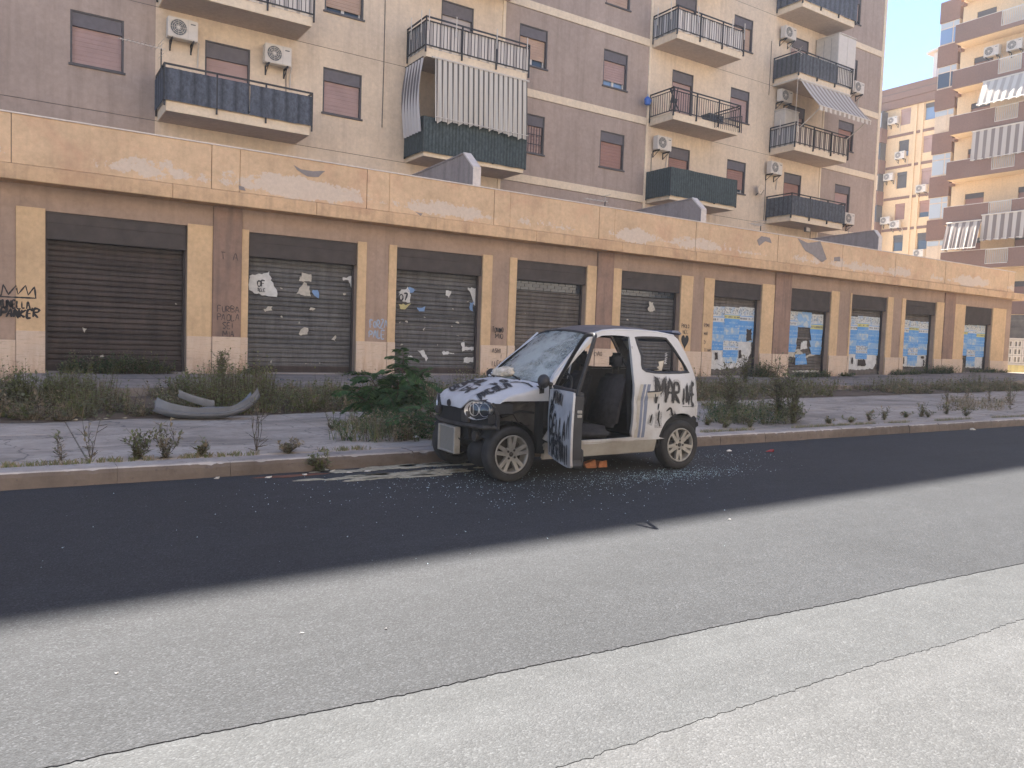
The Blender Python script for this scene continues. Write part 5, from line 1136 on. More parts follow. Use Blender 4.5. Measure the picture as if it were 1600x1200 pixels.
# wheels
def wheel(x, z, s, rot=0):
    yo = CY + s*CW; Y = lambda d: yo - s*d
    b = MB(); b.lathe([(r_, -s*d) for r_,d in ((.19,.03),(.200,.010),(.225,.0),(.262,.003),(.278,.014),(.286,.034),(.2875,.085),(.286,.136),(.275,.158),(.235,.17),(.20,.15))], (x,yo,z), 'y', 48)
    o = b.build('wheel', M['tyre'], car, smooth=True)
    b = MB(); b.lathe([(r_, -s*d) for r_,d in ((.200,.016),(.197,.006),(.189,.003),(.181,.010),(.175,.035),(.17,.13),(.15,.15))], (x,yo,z), 'y', 48); b.build('rim', M['alloy'], o, smooth=True, fix=False)
    b = MB(); b.lathe([(0,-s*.10),(.15,-s*.10),(.178,-s*.125)], (x,yo,z), 'y', 32); b.build('brake_disc', M['metal_dirty'], o, fix=False)
    b = MB(); b.lathe([(r_, -s*d) for r_,d in ((.022,.030),(.03,.02),(.066,.022),(.076,.03),(.076,.06))], (x,yo,z), 'y', 30)
    for k in range(5):
        for da in (-.20,.20):
            a0 = rot+k*2*math.pi/5+da*1.15; a1 = rot+k*2*math.pi/5+da*.98; p0 = Vector((math.cos(a0)*.06,0,math.sin(a0)*.06)); p1 = Vector((math.cos(a1)*.184,0,math.sin(a1)*.184)); d = (p1-p0).normalized(); t_ = Vector((-d.z,0,d.x))
            P = []
            for dep in (.020,.052):
                for p, w in ((p0,.021),(p1,.018)): P += [Vector((x,Y(dep - (.012 if p is p1 else 0)),z))+p+t_*w, Vector((x,Y(dep-(.012 if p is p1 else 0)),z))+p-t_*w]
            b.add(P, [(0,1,3,2),(4,6,7,5),(0,2,6,4),(1,5,7,3)])
    b.build('spoke_disc', M['alloy'], o)
    for k in range(4): a = rot+.6+k*math.pi/2; b = MB(); b.lathe([(0,-s*.014),(.011,-s*.014),(.013,-s*.024)], (x+.05*math.cos(a),yo,z+.05*math.sin(a)), 'y', 10); b.build('wheel_bolt', M['metal_dirty'], o)
    b = MB(); b.lathe([(0,-s*.016),(.019,-s*.018),(.023,-s*.026)], (x,yo,z), 'y', 16); b.build('hub_cap', M['metal_dirty'], o)
wheel(4.30,.283,-1,.3); wheel(6.60,.29,-1,.9); wheel(4.30,.283,1); wheel(6.60,.29,1)
# floor, dashboard, seats, steering wheel
b = MB(); b.box(4.66,6.9,CY-.62,CY+.62,.27,.345); b.build('floor', M['black'], car)
b = MB(); b.box(6.25,6.9,CY-.62,CY+.62,.345,.62); b.build('rear_floor', M['black'], car, bevel=.03)
b = MB(); b.prism([(4.67,CY-.6,.62),(4.67,CY-.6,.99),(4.82,CY-.6,1.0),(4.98,CY-.6,.94),(5.02,CY-.6,.80),(4.9,CY-.6,.62)], (0,1.2,0)); b.build('dashboard', M['trim'], car, bevel=.02, seg=2)
b = MB(); b.tube([(5.10+.02*math.cos(a)*0+.07*math.sin(a), CY-.32+.18*math.cos(a), .93+.165*math.sin(a)) for a in [i*2*math.pi/24 for i in range(25)]], .014, 7); b.tube([(4.95,CY-.32,.86),(5.10,CY-.32,.93)], .03, 8)
for a in (0,2.2,4.1): b.tube([(5.10,CY-.32,.93),(5.10+.07*math.sin(a),CY-.32+.18*math.cos(a),.93+.165*math.sin(a))], .012, 5)
b.build('steering_wheel', M['trim'], car, smooth=True)
def seat(y, x0=5.18, rear=False):
    w = .25 if not rear else .58
    b = MB(); b.hexa([(x0,y-w,.36),(x0+.5,y-w,.36),(x0+.5,y+w,.36),(x0,y+w,.36),(x0-.02,y-w*.95,.56),(x0+.48,y-w*.95,.52),(x0+.48,y+w*.95,.52),(x0-.02,y+w*.95,.56)]); o = b.build('seat', M['fabric'], car, bevel=.06, seg=3, smooth=True)
    xb = x0+.42
    b = MB(); b.hexa([(xb,y-w,.50),(xb+.16,y-w,.50),(xb+.16,y+w,.50),(xb,y+w,.50),(xb+.20,y-w*.85,1.10),(xb+.30,y-w*.85,1.10),(xb+.30,y+w*.85,1.10),(xb+.20,y+w*.85,1.10)]); b.build('backrest', M['fabric'], o, bevel=.05, seg=3, smooth=True)
    for dy in ((0,) if not rear else (-.3,.3)):
        b = MB(); b.box(xb+.22,xb+.31,y+dy-.12,y+dy+.12,1.15,1.34); b.build('headrest', M['fabric'], o, bevel=.045, seg=3, smooth=True)
        b = MB(); b.tube([(xb+.26,y+dy-.05,1.08),(xb+.26,y+dy-.05,1.2)], .008, 5); b.tube([(xb+.26,y+dy+.05,1.08),(xb+.26,y+dy+.05,1.2)], .008, 5); b.build('headrest_post', M['metal_dirty'], o)
seat(CY-.32); seat(CY+.32)
b = MB(); b.hexa([(6.2,CY-.58,.55),(6.5,CY-.58,.55),(6.5,CY+.58,.55),(6.2,CY+.58,.55),(6.42,CY-.55,1.0),(6.52,CY-.55,1.0),(6.52,CY+.55,1.0),(6.42,CY+.55,1.0)]); b.build('rear_seat', M['fabric'], car, bevel=.04, seg=2)
# torn lining hanging in the quarter window
b = MB(); b.tube([(6.1,CY-.55,1.16),(6.3,CY-.5,1.17),(6.5,CY-.45,1.15)], .016, 5); b.build('parcel_shelf_rod', M['trim'], car)
b = MB(); b.add([(6.28,CY-.5,1.15),(6.40,CY-.5,1.15),(6.44,CY-.49,1.27),(6.37,CY-.47,1.25),(6.36,CY-.5,1.21)], [(0,1,2,3,4)]); b.build('torn_lining', M['paper'], car, fix=False)
# tailgate
def back(z):
    pts = [(.50,6.93),(.60,6.975),(.74,6.985),(.88,6.965),(1.05,6.945),(1.13,6.91),(1.28,6.82),(1.46,6.69),(1.56,6.585)]
    for (a,xa),(e,xe) in zip(pts, pts[1:]):
        if z <= e: return xa+(xe-xa)*(z-a)/(e-a)
    return 6.585
def backrow(z, k=1): return [(back(z)-.0-.03*abs(u)**3, CY+u*(CW-inset(min(6.9,back(z)),z)-.012)*k, z) for u in [-1+.1*i for i in range(21)]]
b = MB(); b.sheet([backrow(z) for z in (.745,.8,.88,.96,1.04,1.10)], -.02); b.build('tailgate', M['car_white'], car, smooth=True)
b = MB(); b.sheet([backrow(z) for z in (.54,.58,.63,.69,.738)], -.025); b.build('rear_bumper', M['car_white'], car, smooth=True)
for s in (-1,1):
    b = MB(); b.sheet([[p for p in backrow(z,.985)[(0 if s < 0 else 18):(3 if s < 0 else 21)]] for z in (1.105,1.2,1.3,1.4,1.5,1.56)], -.02); b.build('tailgate_frame', M['car_white'], car, smooth=True)
    for i in range(9):
        z = 1.14+i*.045; b = MB(); b.tube([Vector(q)+Vector((.012,0,0)) for q in backrow(z,.99)[(0 if s < 0 else 18):(3 if s < 0 else 21)]], .007, 4); b.build('heater_line', M['car_stripe'], car)
b = MB(); b.sheet([backrow(z,.985) for z in (1.50,1.53,1.56)], -.02); b.build('tailgate_frame', M['car_stripe'], car, smooth=True)
b = MB(); q = backrow(1.12,.98); b.tube(q, .02, 6); b.build('window_seal', M['trim'], car)
b = MB(); b.box(6.5,6.9,CY-.5,CY+.5,.42,.5); b.tube([(6.6,CY-.6,.29),(6.6,CY+.6,.29)], .04, 8); b.tube([(4.3,CY-.58,.283),(4.3,CY+.58,.283)], .03, 8); b.tube([(6.72,CY-.58,.45),(6.84,CY-.6,.58)], .014, 6); b.build('axle', M['metal_dirty'], car)
b = MB(); b.tube([(4.7,CY-.1,.22),(6.2,CY-.05,.21),(6.4,CY+.2,.22),(6.9,CY+.3,.25)], .03, 7); b.build('exhaust_pipe', M['metal_dirty'], car)

# doors: the near one swung right round, the far one closed
HG = Vector((4.73, CY-CW, 0)); DA = R(-113)
def dmap(l, z, o=0):                   # l along the door from its hinge, o outwards
    d = Vector((math.cos(DA), math.sin(DA), 0)); n = Vector((math.sin(DA), -math.cos(DA), 0))
    off = .012*math.sin(math.pi*min(1,max(0,(z-.27)/.7)))- (.0 if z < 1 else (z-1)*.26) - .012*math.exp(-((z-.80)/.016)**2)
    return HG + d*l + n*(o+off) + Vector((0,0,z))
def fmap(l, z, o=0): x, y, zz = side(4.73+l, z, 1, -o); return Vector((x,y,zz))
DO = smooth_poly([(.02,.31),(.0,.6),(.0,.90),(.03,.955),(.5,.975),(1.02,.99),(1.085,.97),(1.10,.9),(1.105,.6),(1.09,.38),(1.05,.30),(.5,.27),(.08,.275)], 4)
FRM = smooth_poly([(.05,.96),(.22,1.13),(.47,1.345),(.66,1.475),(.78,1.515),(1.02,1.52),(1.09,1.50),(1.10,1.42),(1.095,1.2),(1.08,.97)], 4, False)
for nm, mp, lab in (('near', dmap, 'sprayed door hanging wide open'), ('far', fmap, None)):
    P, T = panel2d(DO, [], .07); b = MB(); b.add([mp(l,z,.0) for l,z in P], T); b.grid([[mp(l,z,0) for l,z in DO],[mp(l,z,-.02) for l,z in DO]], True)
    dr = b.build('door', M['car_white'], car, smooth=True, fix=False, auto=40)
    if lab: dr['label'] = lab
    b = MB(); b.add([mp(l,z,-.10) for l,z in P], T); b.grid([[mp(l,z,-.021) for l,z in DO],[mp(l,z,-.10) for l,z in DO]], True); b.build('door_trim', M['trim'], dr, fix=False)
    b = MB(); b.tube([mp(l,z,-.045) for l,z in FRM], .02, 7); b.build('window_frame', M['trim'], dr, smooth=True)
    b = MB(); b.tube([mp(.06,.985,-.03),mp(1.08,1.0,-.03)], .018, 6); b.build('waist_seal', M['trim'], dr)
    b = MB(); q = mp(.10,1.035,.10); rows = []
    for j in range(9):
        a = -math.pi/2+math.pi*j/8; rows.append([q+Vector((.055*math.sin(a)*1.0, .095*math.cos(a)*math.cos(p), .062*math.cos(a)*math.sin(p))) for p in [i*2*math.pi/16 for i in range(16)]])
    if nm == 'near': rows = [[q+Vector((.05*math.cos(a)*math.cos(p), .055*math.sin(a), .06*math.cos(a)*math.sin(p)))*1.25 for p in [i*2*math.pi/16 for i in range(16)]] for a in [-math.pi/2+math.pi*j/8 for j in range(9)]]
    b.grid(rows, True); b.tube([q, mp(.08,1.0,.0)], .025, 6); b.build('mirror', M['trim'], dr, smooth=True)
    if nm == 'near':
        b = MB(); c = dmap(1.108,.80,-.055); d = Vector((math.cos(DA), math.sin(DA), 0)); n = Vector((math.sin(DA), -math.cos(DA), 0)); z = Vector((0,0,1))
        for dz in (-.018,.02): b.hexa([c+n*.022+z*(dz-.015), c-n*.022+z*(dz-.015), c-n*.022+z*(dz-.015)+d*.012, c+n*.022+z*(dz-.015)+d*.012, c+n*.022+z*(dz+.015), c-n*.022+z*(dz+.015), c-n*.022+z*(dz+.015)+d*.012, c+n*.022+z*(dz+.015)+d*.012])
        b.build('latch', M['alloy'], dr, bevel=.005)
        b = MB(); b.hexa([dmap(.12,.30,-.16),dmap(.95,.30,-.16),dmap(.95,.30,-.101),dmap(.12,.30,-.101),dmap(.12,.46,-.16),dmap(.95,.46,-.16),dmap(.95,.46,-.101),dmap(.12,.46,-.101)]); b.build('door_pocket', M['trim'], dr, bevel=.015)
        for k, (s_, z0, h, sd) in enumerate((('MAMI',.83,.12,3),('DI',.72,.1,6),('DELLA',.53,.17,4),('FORSENATI',.31,.17,5))):
            L_ = lettering(s_, .12+(.0 if k else .1), z0, h, 1.25 if k < 3 else .78, .12, .06, sd); b = MB(); ribbon(b, L_, .08, lambda u,v: dmap(u,v,.0035), sd+50); b.build('overspray', M['mist'], dr, fix=False)
            b = MB(); ribbon(b, L_, .036, lambda u,v: dmap(u,v,.005), sd); b.build('graffiti', M['spray'], dr, fix=False)
        b = MB(); ribbon(b, [smooth_poly([(.16,.80),(.10,.70),(.13,.58),(.28,.50)],5,False),[(.95,.78),(.93,.55)],[(1.0,.82),(1.02,.56)]], .026, lambda u,v: dmap(u,v,.005), 9); b.build('graffiti', M['spray'], dr, fix=False)
# writing sprayed on the quarter panel and the bonnet
def mist(pl, w, fn, par, seed=0):
    b = MB(); ribbon(b, pl, w*2.5, fn, seed+50); b.build('overspray', M['mist'], par, fix=False)
def q_text(text, x, z, h, w, sl, sd, wd=.026, dz=0):
    L_ = lettering(text, 0, 0, h, w, sl, .05, sd); mist(L_, wd, lambda u,v: side(min(6.95,x+u), z+v+dz*u, -1, -.003), car, sd); b = MB(); ribbon(b, L_, wd*1.2, lambda u,v: side(min(6.95,x+u), z+v+dz*u, -1, -.004), sd); b.build('graffiti', M['spray'], car, fix=False)
q_text('M', 6.185, .80, .27, .75, 0, 1, .034); q_text('A', 6.345, .80, .22, .7, 0, 2); q_text('R', 6.455, .785, .23, .75, 0, 3); q_text('I', 6.60, .775, .20, .8, 0, 4); q_text('N', 6.67, .77, .20, .65, 0, 5); q_text('E', 6.80, .75, .22, .45, 0, 6, .03)
L_ = [[(6.245,.68),(6.24,.50)],[(6.44,.68),(6.48,.63)],[(6.14,.64),(6.10,.54)]]; mist(L_, .06, lambda u,v: side(u,v,-1,-.003), car, 3); b = MB(); ribbon(b, [[(6.14,.66),(6.11,.56)],[(6.25,.70),(6.24,.60),(6.27,.52)],smooth_poly([(6.36,.69),(6.42,.725),(6.44,.68),(6.47,.635),(6.50,.66)],4,False),[(6.235,.78),(6.225,.71)]], .026, lambda u,v: side(u,v,-1,-.004), 7); b.build('graffiti', M['spray'], car, fix=False)
def bon_map(x, y):
    u = max(-1,min(1,(y-CY)/.655)); xf, xr = 3.90+.20*u*u, 4.50+.22*u*u; p = bon(u, max(0,min(1,(x-xf)/(xr-xf)))); return (p.x, p.y, p.z+.006)
def b_text(text, x, y, h, w, sd, wd=.024, sl=.3):
    L_ = lettering(text, 0, 0, h, w, sl, .06, sd); mist(L_, wd, lambda u,v: Vector(bon_map(x+u, y+v))-Vector((0,0,.0015)), car, sd); b = MB(); ribbon(b, L_, wd*1.25, lambda u,v: bon_map(x+u, y+v), sd); b.build('graffiti', M['spray'], car, fix=False)
b_text('NICOLA', 4.02, CY-.50, .17, .52, 1); b_text('V. D. M', 4.28, CY-.30, .14, .55, 2, .022); b_text('SEI', 4.02, CY-.12, .2, .6, 3); b_text('ROMA', 4.05, CY+.2, .2, .5, 4); b_text('VR', 4.25, CY+.02, .14, .6, 5)
b = MB(); ribbon(b, [smooth_poly([(4.43,CY-.35),(4.50,CY-.42),(4.545,CY-.52),(4.54,CY-.62)],5,False)], .024, bon_map, 3); b.build('graffiti', M['spray'], car, fix=False)

# wires, straps, seams and torn trim
rw = random.Random(31)
for (a, e, sag) in (((3.96,CY-.32,.66),(4.06,CY-.52,.50),.10),((3.95,CY-.05,.60),(3.94,CY-.30,.44),.12),((4.05,CY-.50,.64),(4.35,CY-.57,.62),.08),((4.0,CY+.25,.55),(3.93,CY-.05,.40),.06),((4.3,CY-.56,.74),(4.62,CY-.58,.60),.10)):
    b = MB(); b.tube([Vector(a).lerp(Vector(e),t)+Vector((rw.gauss(0,.008),rw.gauss(0,.008),-sag*math.sin(math.pi*t))) for t in [i/7 for i in range(8)]], .006, 5); b.build('wire', M['black'], car)
b = MB(); b.box(3.93,3.965,CY-.36,CY-.22,.585,.70); b.build('horn_bracket', M['metal_dirty'], car, bevel=.006); b = MB(); b.lathe([(0,-.03),(.045,-.03),(.05,0),(.03,.02),(0,.02)], (3.935,CY+.30,.66), 'x', 16); b.build('horn', M['metal_dirty'], car)
b = MB(); b.hexa([(4.04,CY-.60,.60),(4.10,CY-.63,.60),(4.12,CY-.60,.60),(4.06,CY-.57,.60),(4.02,CY-.62,.70),(4.08,CY-.65,.69),(4.10,CY-.62,.69),(4.04,CY-.59,.70)]); b.build('torn_trim', M['trim'], car)
for zz in (.46,.82): b = MB(); b.box(4.74,4.80,CY-CW+.01,CY-CW+.06,zz,zz+.05); b.build('hinge', M['metal_dirty'], car, bevel=.006)
b = MB(); b.grid([[(5.90,CY-.55,1.42-.95*t),(5.90-.012,CY-.50+.03*math.sin(t*5),1.42-.95*t)] for t in [i/10 for i in range(11)]]); b.build('seat_belt', M['trim'], car, fix=False)
sm = [[(6.905,1.06),(6.925,.9),(6.93,.76)],[(6.60,.74),(6.75,.735),(6.93,.735)],[(6.32,.98),(6.45,.985),(6.46,.90),(6.33,.895),(6.32,.98)] if 0 else [(6.30,.415),(6.285,.38)]]
b = MB(); ribbon(b, sm, .007, lambda u,v: side(u,v,-1,-.002)); b.build('panel_gap', M['trim'], car, fix=False)
b = MB(); b.prism([(6.84,CY-.62,.56),(6.90,CY-.62,.545),(6.93,CY-.60,.50),(6.86,CY-.60,.47)], (0,.10,.01)); b.build('torn_liner', M['black'], car)
car.rotation_euler.z = R(-1.8); car.location.x += .02; car.location.y += .03
# ------------------------------------------------------------------ things lying about
cl = bpy.data.meshes.new('crumpled_sheet'); bm = bmesh.new(); bmesh.ops.create_icosphere(bm, subdivisions=3, radius=1)
for v in bm.verts:
    k = 1+.28*mnoise.noise(v.co*1.8)+.14*mnoise.noise(v.co*5); v.co = Vector((v.co.x*.11*k, v.co.y*.16*k, max(-.03,v.co.z*.075*k)))
bm.to_mesh(cl); bm.free(); cl.materials.append(flat('stained cloth', (.50,.44,.35), .9, 0, .1, .4, 16, .6))
o = link('crumpled_cloth', cl, None, (4.62,CY+.12,1.075)); tag(o, 'crumpled stained cream cloth lying at the foot of the shattered windscreen', 'cloth')
M['bumper'] = flat('scuffed grey bumper plastic', (.135,.14,.15), .5, 0, .4, .2, 5)
bp = empty('detached_bumper', (2.4,11.5,.15), 'grey bumper torn off the car, lying curved ends up on the pavement by the weeds', 'car bumper')
def bump_path(t):                       # t -1..1
    a = t*1.1; return Vector((2.42+.80*math.sin(a)*.92, 11.6+.10*t*t-.12*t, .165+(.30 if t > 0 else .10)*abs(t)**2.2))
rows = []
for i in range(33):
    t = -1+2*i/32; p = bump_path(t); h = .25-.10*max(0,t)**2+.13*max(0,-t)**1.5
    rows.append([p+Vector((-.03*t,.13+h*.72,.03+h*.25)), p+Vector((-.02*t,.10+h*.55,.0)), p+Vector((0,.10,-.012)), p+Vector((.05*t,0.02,.01)), p+Vector((.03*t,-.045,.05)), p+Vector((.02*t,-.05,.075)), p+Vector((.02*t,-.028,.085)), p+Vector((.0,-.03,.15+.05*max(0,-t)))])
b = MB(); b.sheet(rows, -.008); b.build('shell', M['bumper'], bp, smooth=True, auto=45)
rows = []
for i in range(17):
    t = -.62+.62*i/16; p = bump_path(t)+Vector((.10,.16,.15+.20*max(0,-t-.05))); rows.append([p+Vector((0,.05,.03)), p, p+Vector((0,-.02,.05)), p+Vector((0,-.01,.10))])
b = MB(); b.sheet(rows, -.008); b.build('grille_bar', M['bumper'], bp, smooth=True, auto=45)
p = bump_path(0); b = MB(); b.box(p.x-.1,p.x+.32,p.y+.06,p.y+.12,p.z+.09,p.z+.16); b.build('number_plate_mount', M['bumper'], bp, bevel=.01)
M['terracotta'] = flat('broken terracotta', (.36,.15,.075), .85, 0, .1, .3, 20, .3)
def shard(name, loc, pts, h, m, label, cat, group=None, rz=0):
    b = MB(); b.prism([(x,y,0) for x,y in pts], (0,0,h)); o = b.build(name, m, None, bevel=min(.006,h*.3)); o.location = loc; o.rotation_euler = (0,0,rz); return tag(o, label, cat, group)
q = atz(926,730,0); bk = MB()
bk.hexa([(-.13,-.05,0),(.0,-.08,0),(.03,.05,0),(-.09,.06,0),(-.15,-.03,.045),(-.01,-.06,.10),(.02,.05,.085),(-.10,.05,.06)]); bk = bk.build('broken_brick', M['terracotta'], None, bevel=.006); bk.location = (q.x,q.y,.002); tag(bk, 'larger chunk of broken orange brick on the road under the open car door', 'brick')
b2 = MB(); b2.hexa([(.03,-.06,0),(.16,-.05,0),(.15,.05,0),(.045,.04,0),(.05,-.05,.07),(.15,-.045,.085),(.145,.04,.06),(.05,.035,.075)]); b2 = b2.build('broken_brick', M['terracotta'], None, bevel=.006); b2.location = (q.x+.01,q.y-.005,.002); b2.rotation_euler = (0,0,-.15); tag(b2, 'smaller chunk of broken orange brick beside the larger one, to its right', 'brick')
# dried foam spill, red stain, glass
def blob(cx, cy, rx, ry, seed, h=.012, n=30):
    pts = []
    for i in range(n): a = i*2*math.pi/n; k = 1+.45*mnoise.noise((math.cos(a)*1.6+seed,math.sin(a)*1.6,seed))+.35*mnoise.noise((math.cos(a)*5,math.sin(a)*5,seed)); pts.append((cx+rx*k*math.cos(a), cy+ry*k*math.sin(a)))
    b = MB(); b.add([(x,y,.004) for x,y in pts]+[(cx+(x-cx)*.6,cy+(y-cy)*.6,h) for x,y in pts]+[(cx,cy,h)], [(i,(i+1)%n,n+(i+1)%n,n+i) for i in range(n)]+[(n+i,n+(i+1)%n,2*n) for i in range(n)]); return b
M['foam'] = flat('dried cream spill', (.34,.30,.215), .95, 0, .1, .35, 22, .4); M['redstain'] = flat('red earth', (.16,.075,.05), .95, 0, .1, .3, 14)
b = MB(); r2 = random.Random(8)
for (px,py,sx,sy,n) in ((640,729,.35,.07,70),(600,741,.3,.03,30),(680,736,.2,.06,30),(655,743,.35,.04,36),(560,746,.3,.03,12)):
    q = atz(px,py,0)
    for _ in range(n):
        x, y = q.x+r2.gauss(0,sx), min(7.84, q.y+r2.gauss(0,sy)); s_ = abs(r2.gauss(0,.05))+.008; c = blob(x,y,s_*1.8,s_*.6,r2.uniform(0,90),min(.01,s_*.2),14); b.add(c.v, c.f)
o = b.build('dried_spill', M['foam'], None, fix=False); tag(o, kind='stuff')
q = atz(462,744,0); o = blob(q.x,q.y+.02,.36,.07,9,.007).build('red_earth', M['redstain'], None, fix=False); tag(o, kind='stuff')
def gl():
    t = NT('broken glass'); t.col(t.mix(t.noise(9,2,.5,t.pos()), (.25,.42,.42), (.62,.70,.70))); t.set(rough=.15, spec=.7); return t.mat
M['shards'] = gl(); r2 = random.Random(12); b = MB()
for (px,py,sx,sy,n) in ((1060,742,.55,.16,900),(980,748,.9,.25,500),(870,765,.8,.3,350),(740,745,.6,.35,350),(1110,715,.6,.25,260),(620,760,1.0,.4,160),(300,790,2.0,.8,90),(820,800,1.2,.5,80)):
    q = atz(px,py,0)
    for _ in range(n):
        x, y = q.x+r2.gauss(0,sx), q.y+r2.gauss(0,sy)
        if y > 7.84: continue
        s_ = r2.uniform(.003,.008)*(1.4 if r2.random() < .1 else 1); a = r2.uniform(0,6.3); z = r2.uniform(.003,.008)
        b.add([(x+s_*math.cos(a+k*2.1), y+s_*math.sin(a+k*2.1), z+(.006 if k == 0 else 0)) for k in range(3)], [(0,1,2)])
o = b.build('broken_glass', M['shards'], None, fix=False); tag(o, kind='stuff')
# scraps of litter
def scrap(px, py, zz, s_, m, lab, cat='litter', group=None, seed=0):
    q = atz(px,py,zz); r3 = random.Random(seed+px); n = 9; b = MB(); P = [(s_*math.cos(i*.7)*r3.uniform(.3,1.4), s_*.55*math.sin(i*.7)*r3.uniform(.5,1.2), s_*r3.uniform(.0,.5)*(i%2)) for i in range(n)]
    b.add(P+[(0,0,s_*.45)]+[(x*.9,y*.9,0) for x,y,z in P], [(i,(i+1)%n,n) for i in range(n)]+[(n+1+i,(i+1)%n+n+1,(i+1)%n,i) for i in range(n)])
    o = b.build('litter', M[m], None, fix=False); o.location = (q.x,q.y,zz+.003); return tag(o, lab, cat, group)
scrap(445,731,.03,.055,'paper_white','crumpled white paper cup leaning on the kerb left of the car')
scrap(508,735,.0,.05,'pane_pale','pale grey scrap in the gutter below the tuft of grass')
for k,(x,y) in enumerate(((476,743),(520,737),(340,748),(420,747),(545,739),(575,737),(640,720),(668,720),(700,722))): scrap(x,y,.0,.035,'paper','small pale scrap lying in the gutter to the left of the car',group='scraps in the gutter left of the car',seed=k)
for k,(x,y) in enumerate(((1104,692),(1130,690),(1250,681),(1140,705))): scrap(x,y,.0,.05,'paper_white','white scrap lying in the gutter behind the car',group='scraps in the gutter behind the car',seed=k)
scrap(1200,684,.0,.085,'pane_pale','crushed clear plastic bottle in the gutter behind the car','bottle'); scrap(1478,668,.0,.10,'paper_white','white paper scrap in the gutter toward the far end of the kerb'); scrap(1520,672,.0,.09,'paper','pale flat scrap on the road edge near the far end of the kerb')
scrap(1204,706,.0,.08,'red_lens','broken dark red lamp piece on the road behind the car','lamp fragment')
for k,(x,y) in enumerate(((52,659),(64,656),(118,657),(165,655),(195,654),(414,648),(437,646),(368,647),(270,655),(490,646))): scrap(x,y,.15,.038,'foam','pale scrap of rubbish on the pavement at the front of the weeds',group='scraps along the front of the weeds',seed=k)
for k,(x,y) in enumerate(((605,638),(640,640),(650,684),(1150,617),(1500,608),(1525,607))): scrap(x,y,.17,.07,'paper_white','white scrap of rubbish caught among the weeds',group='scraps among the weeds',seed=k)
for k,(x,y) in enumerate(((442,594),(461,596),(372,599),(386,599),(410,600),(545,594))): scrap(x,y,.36,.07,'ac_dark','dark clod on the upper pavement before the grey shutters',cat='clod',group='dark clods on the upper pavement',seed=k)
for k,(x,y) in enumerate(((471,990),(603,983),(182,1053),(1140,812))): scrap(x,y,.0,.011 if y > 900 else .018,'paper_white','tiny white fleck on the sunlit road',cat='fleck',group='white flecks on the sunlit road',seed=k)

# ------------------------------------------------------------------ weeds
M['leaf_frond'] = leafmat('frond leaf', (.07,.13,.04)); M['leaf_dark'] = leafmat('dark frond leaf', (.045,.095,.033))
VM = [M['leaf'], M['leaf_dark'], M['leaf_dry'], M['leaf_grey'], M['stem']]
def leaf(b, p, d, s_, w, up=None):
    d = d.normalized(); side_ = d.cross(up or Vector((0,0,1))); side_ = side_.normalized() if side_.length > .05 else Vector((1,0,0)); n = side_.cross(d)
    b.add([p, p+d*s_*.5+side_*w, p+d*s_+n*(-.12*s_), p+d*s_*.5-side_*w], [(0,1,2),(0,2,3)])
def rv(r_): return Vector((r_.gauss(0,1), r_.gauss(0,1), r_.gauss(0,1)))
def clump(b, x, y, z, h, rad, nst, nlf, r_, mats=(0,0,3,1), ls=.045, up=.6):
    for _ in range(nst):
        a = r_.uniform(0,6.283); rr = rad*math.sqrt(r_.random()); p0 = Vector((x+.5*rr*math.cos(a), y+.5*rr*math.sin(a), z)); hh = h*r_.uniform(.45,1.05)
        p1 = Vector((x+rr*math.cos(a)*1.2, y+rr*math.sin(a)*1.2, z+hh)) + rv(r_)*.03
        b.cur = 4; mid = (p0+p1)/2+rv(r_)*.02; w = .0035+.002*h
        b.add([p0+Vector((w,0,0)), p0-Vector((w,0,0)), mid-Vector((w*.8,0,0)), mid+Vector((w*.8,0,0)), p1], [(0,1,2,3),(3,2,4)])
        b.cur = r_.choice(mats)
        for k in range(nlf):
            t = (k+r_.random())/nlf; q = p0.lerp(mid, t*2) if t < .5 else mid.lerp(p1, t*2-1); d = rv(r_); d.z = abs(d.z)*up+.15; s_ = ls*r_.uniform(.6,1.35)*(1.15-.5*t)
            leaf(b, q, d, s_, s_*r_.uniform(.26,.46))
def grass(b, x, y, z, h, rad, n, r_, mats=(2,2,0)):
    for _ in range(n):
        a = r_.uniform(0,6.283); rr = rad*math.sqrt(r_.random()); p = Vector((x+rr*math.cos(a), y+rr*math.sin(a), z)); l = h*r_.uniform(.4,1.1); d = Vector((r_.gauss(0,.35), r_.gauss(0,.35), 1)); w = .004; b.cur = r_.choice(mats)
        m_ = p+d*l*.6; e = m_+Vector((d.x*1.4,d.y*1.4,.6))*l*.4; b.add([p+Vector((w,0,0)),p-Vector((w,0,0)),m_-Vector((w*.8,0,0)),m_+Vector((w*.8,0,0)),e], [(0,1,2,3),(3,2,4)])
rg = random.Random(21)
# the bed between the two pavements
bands = [(-6,8.5,'l'),(8.5,20,'m'),(20,46,'r')]
for (xa,xb,key) in bands:
    b = MB(); area = (xb-xa)*3.2; n = int(area*(26 if key == 'l' else 16 if key == 'm' else 11))
    for _ in range(n):
        x = rg.uniform(xa,xb); e = weed_edge(x); y = e+.1+(15.5-e)*rg.random()**1.25
        dn = 1.25*mnoise.noise((x*.75,y*.45,2))+.5*mnoise.noise((x*1.9,y*1.6,8))
        if key == 'l' and dn < -.38: continue
        if key != 'l' and dn < -.2: continue
        h = ((.40 if key == 'l' else .42)+(.42 if key == 'l' else .34)*dn+.16*rg.random()); near = y-e < .5
        if near: h *= .55
        if rg.random() < .2: grass(b, x, y, .14, h*.9, .15, 14, rg, (2,2,0) if near or key != 'l' else (0,2,3))
        else: clump(b, x, y, .14, max(.12,h), .22, rg.randint(4,7), 11 if key != 'r' else 7, rg, (0,0,0,3) if dn > .1 and key == 'l' else (0,3,3,2) if not near else (2,3,2,0), .068 if key != 'r' else .085)
    o = b.build('weeds', VM, None, fix=False); tag(o, kind='stuff')
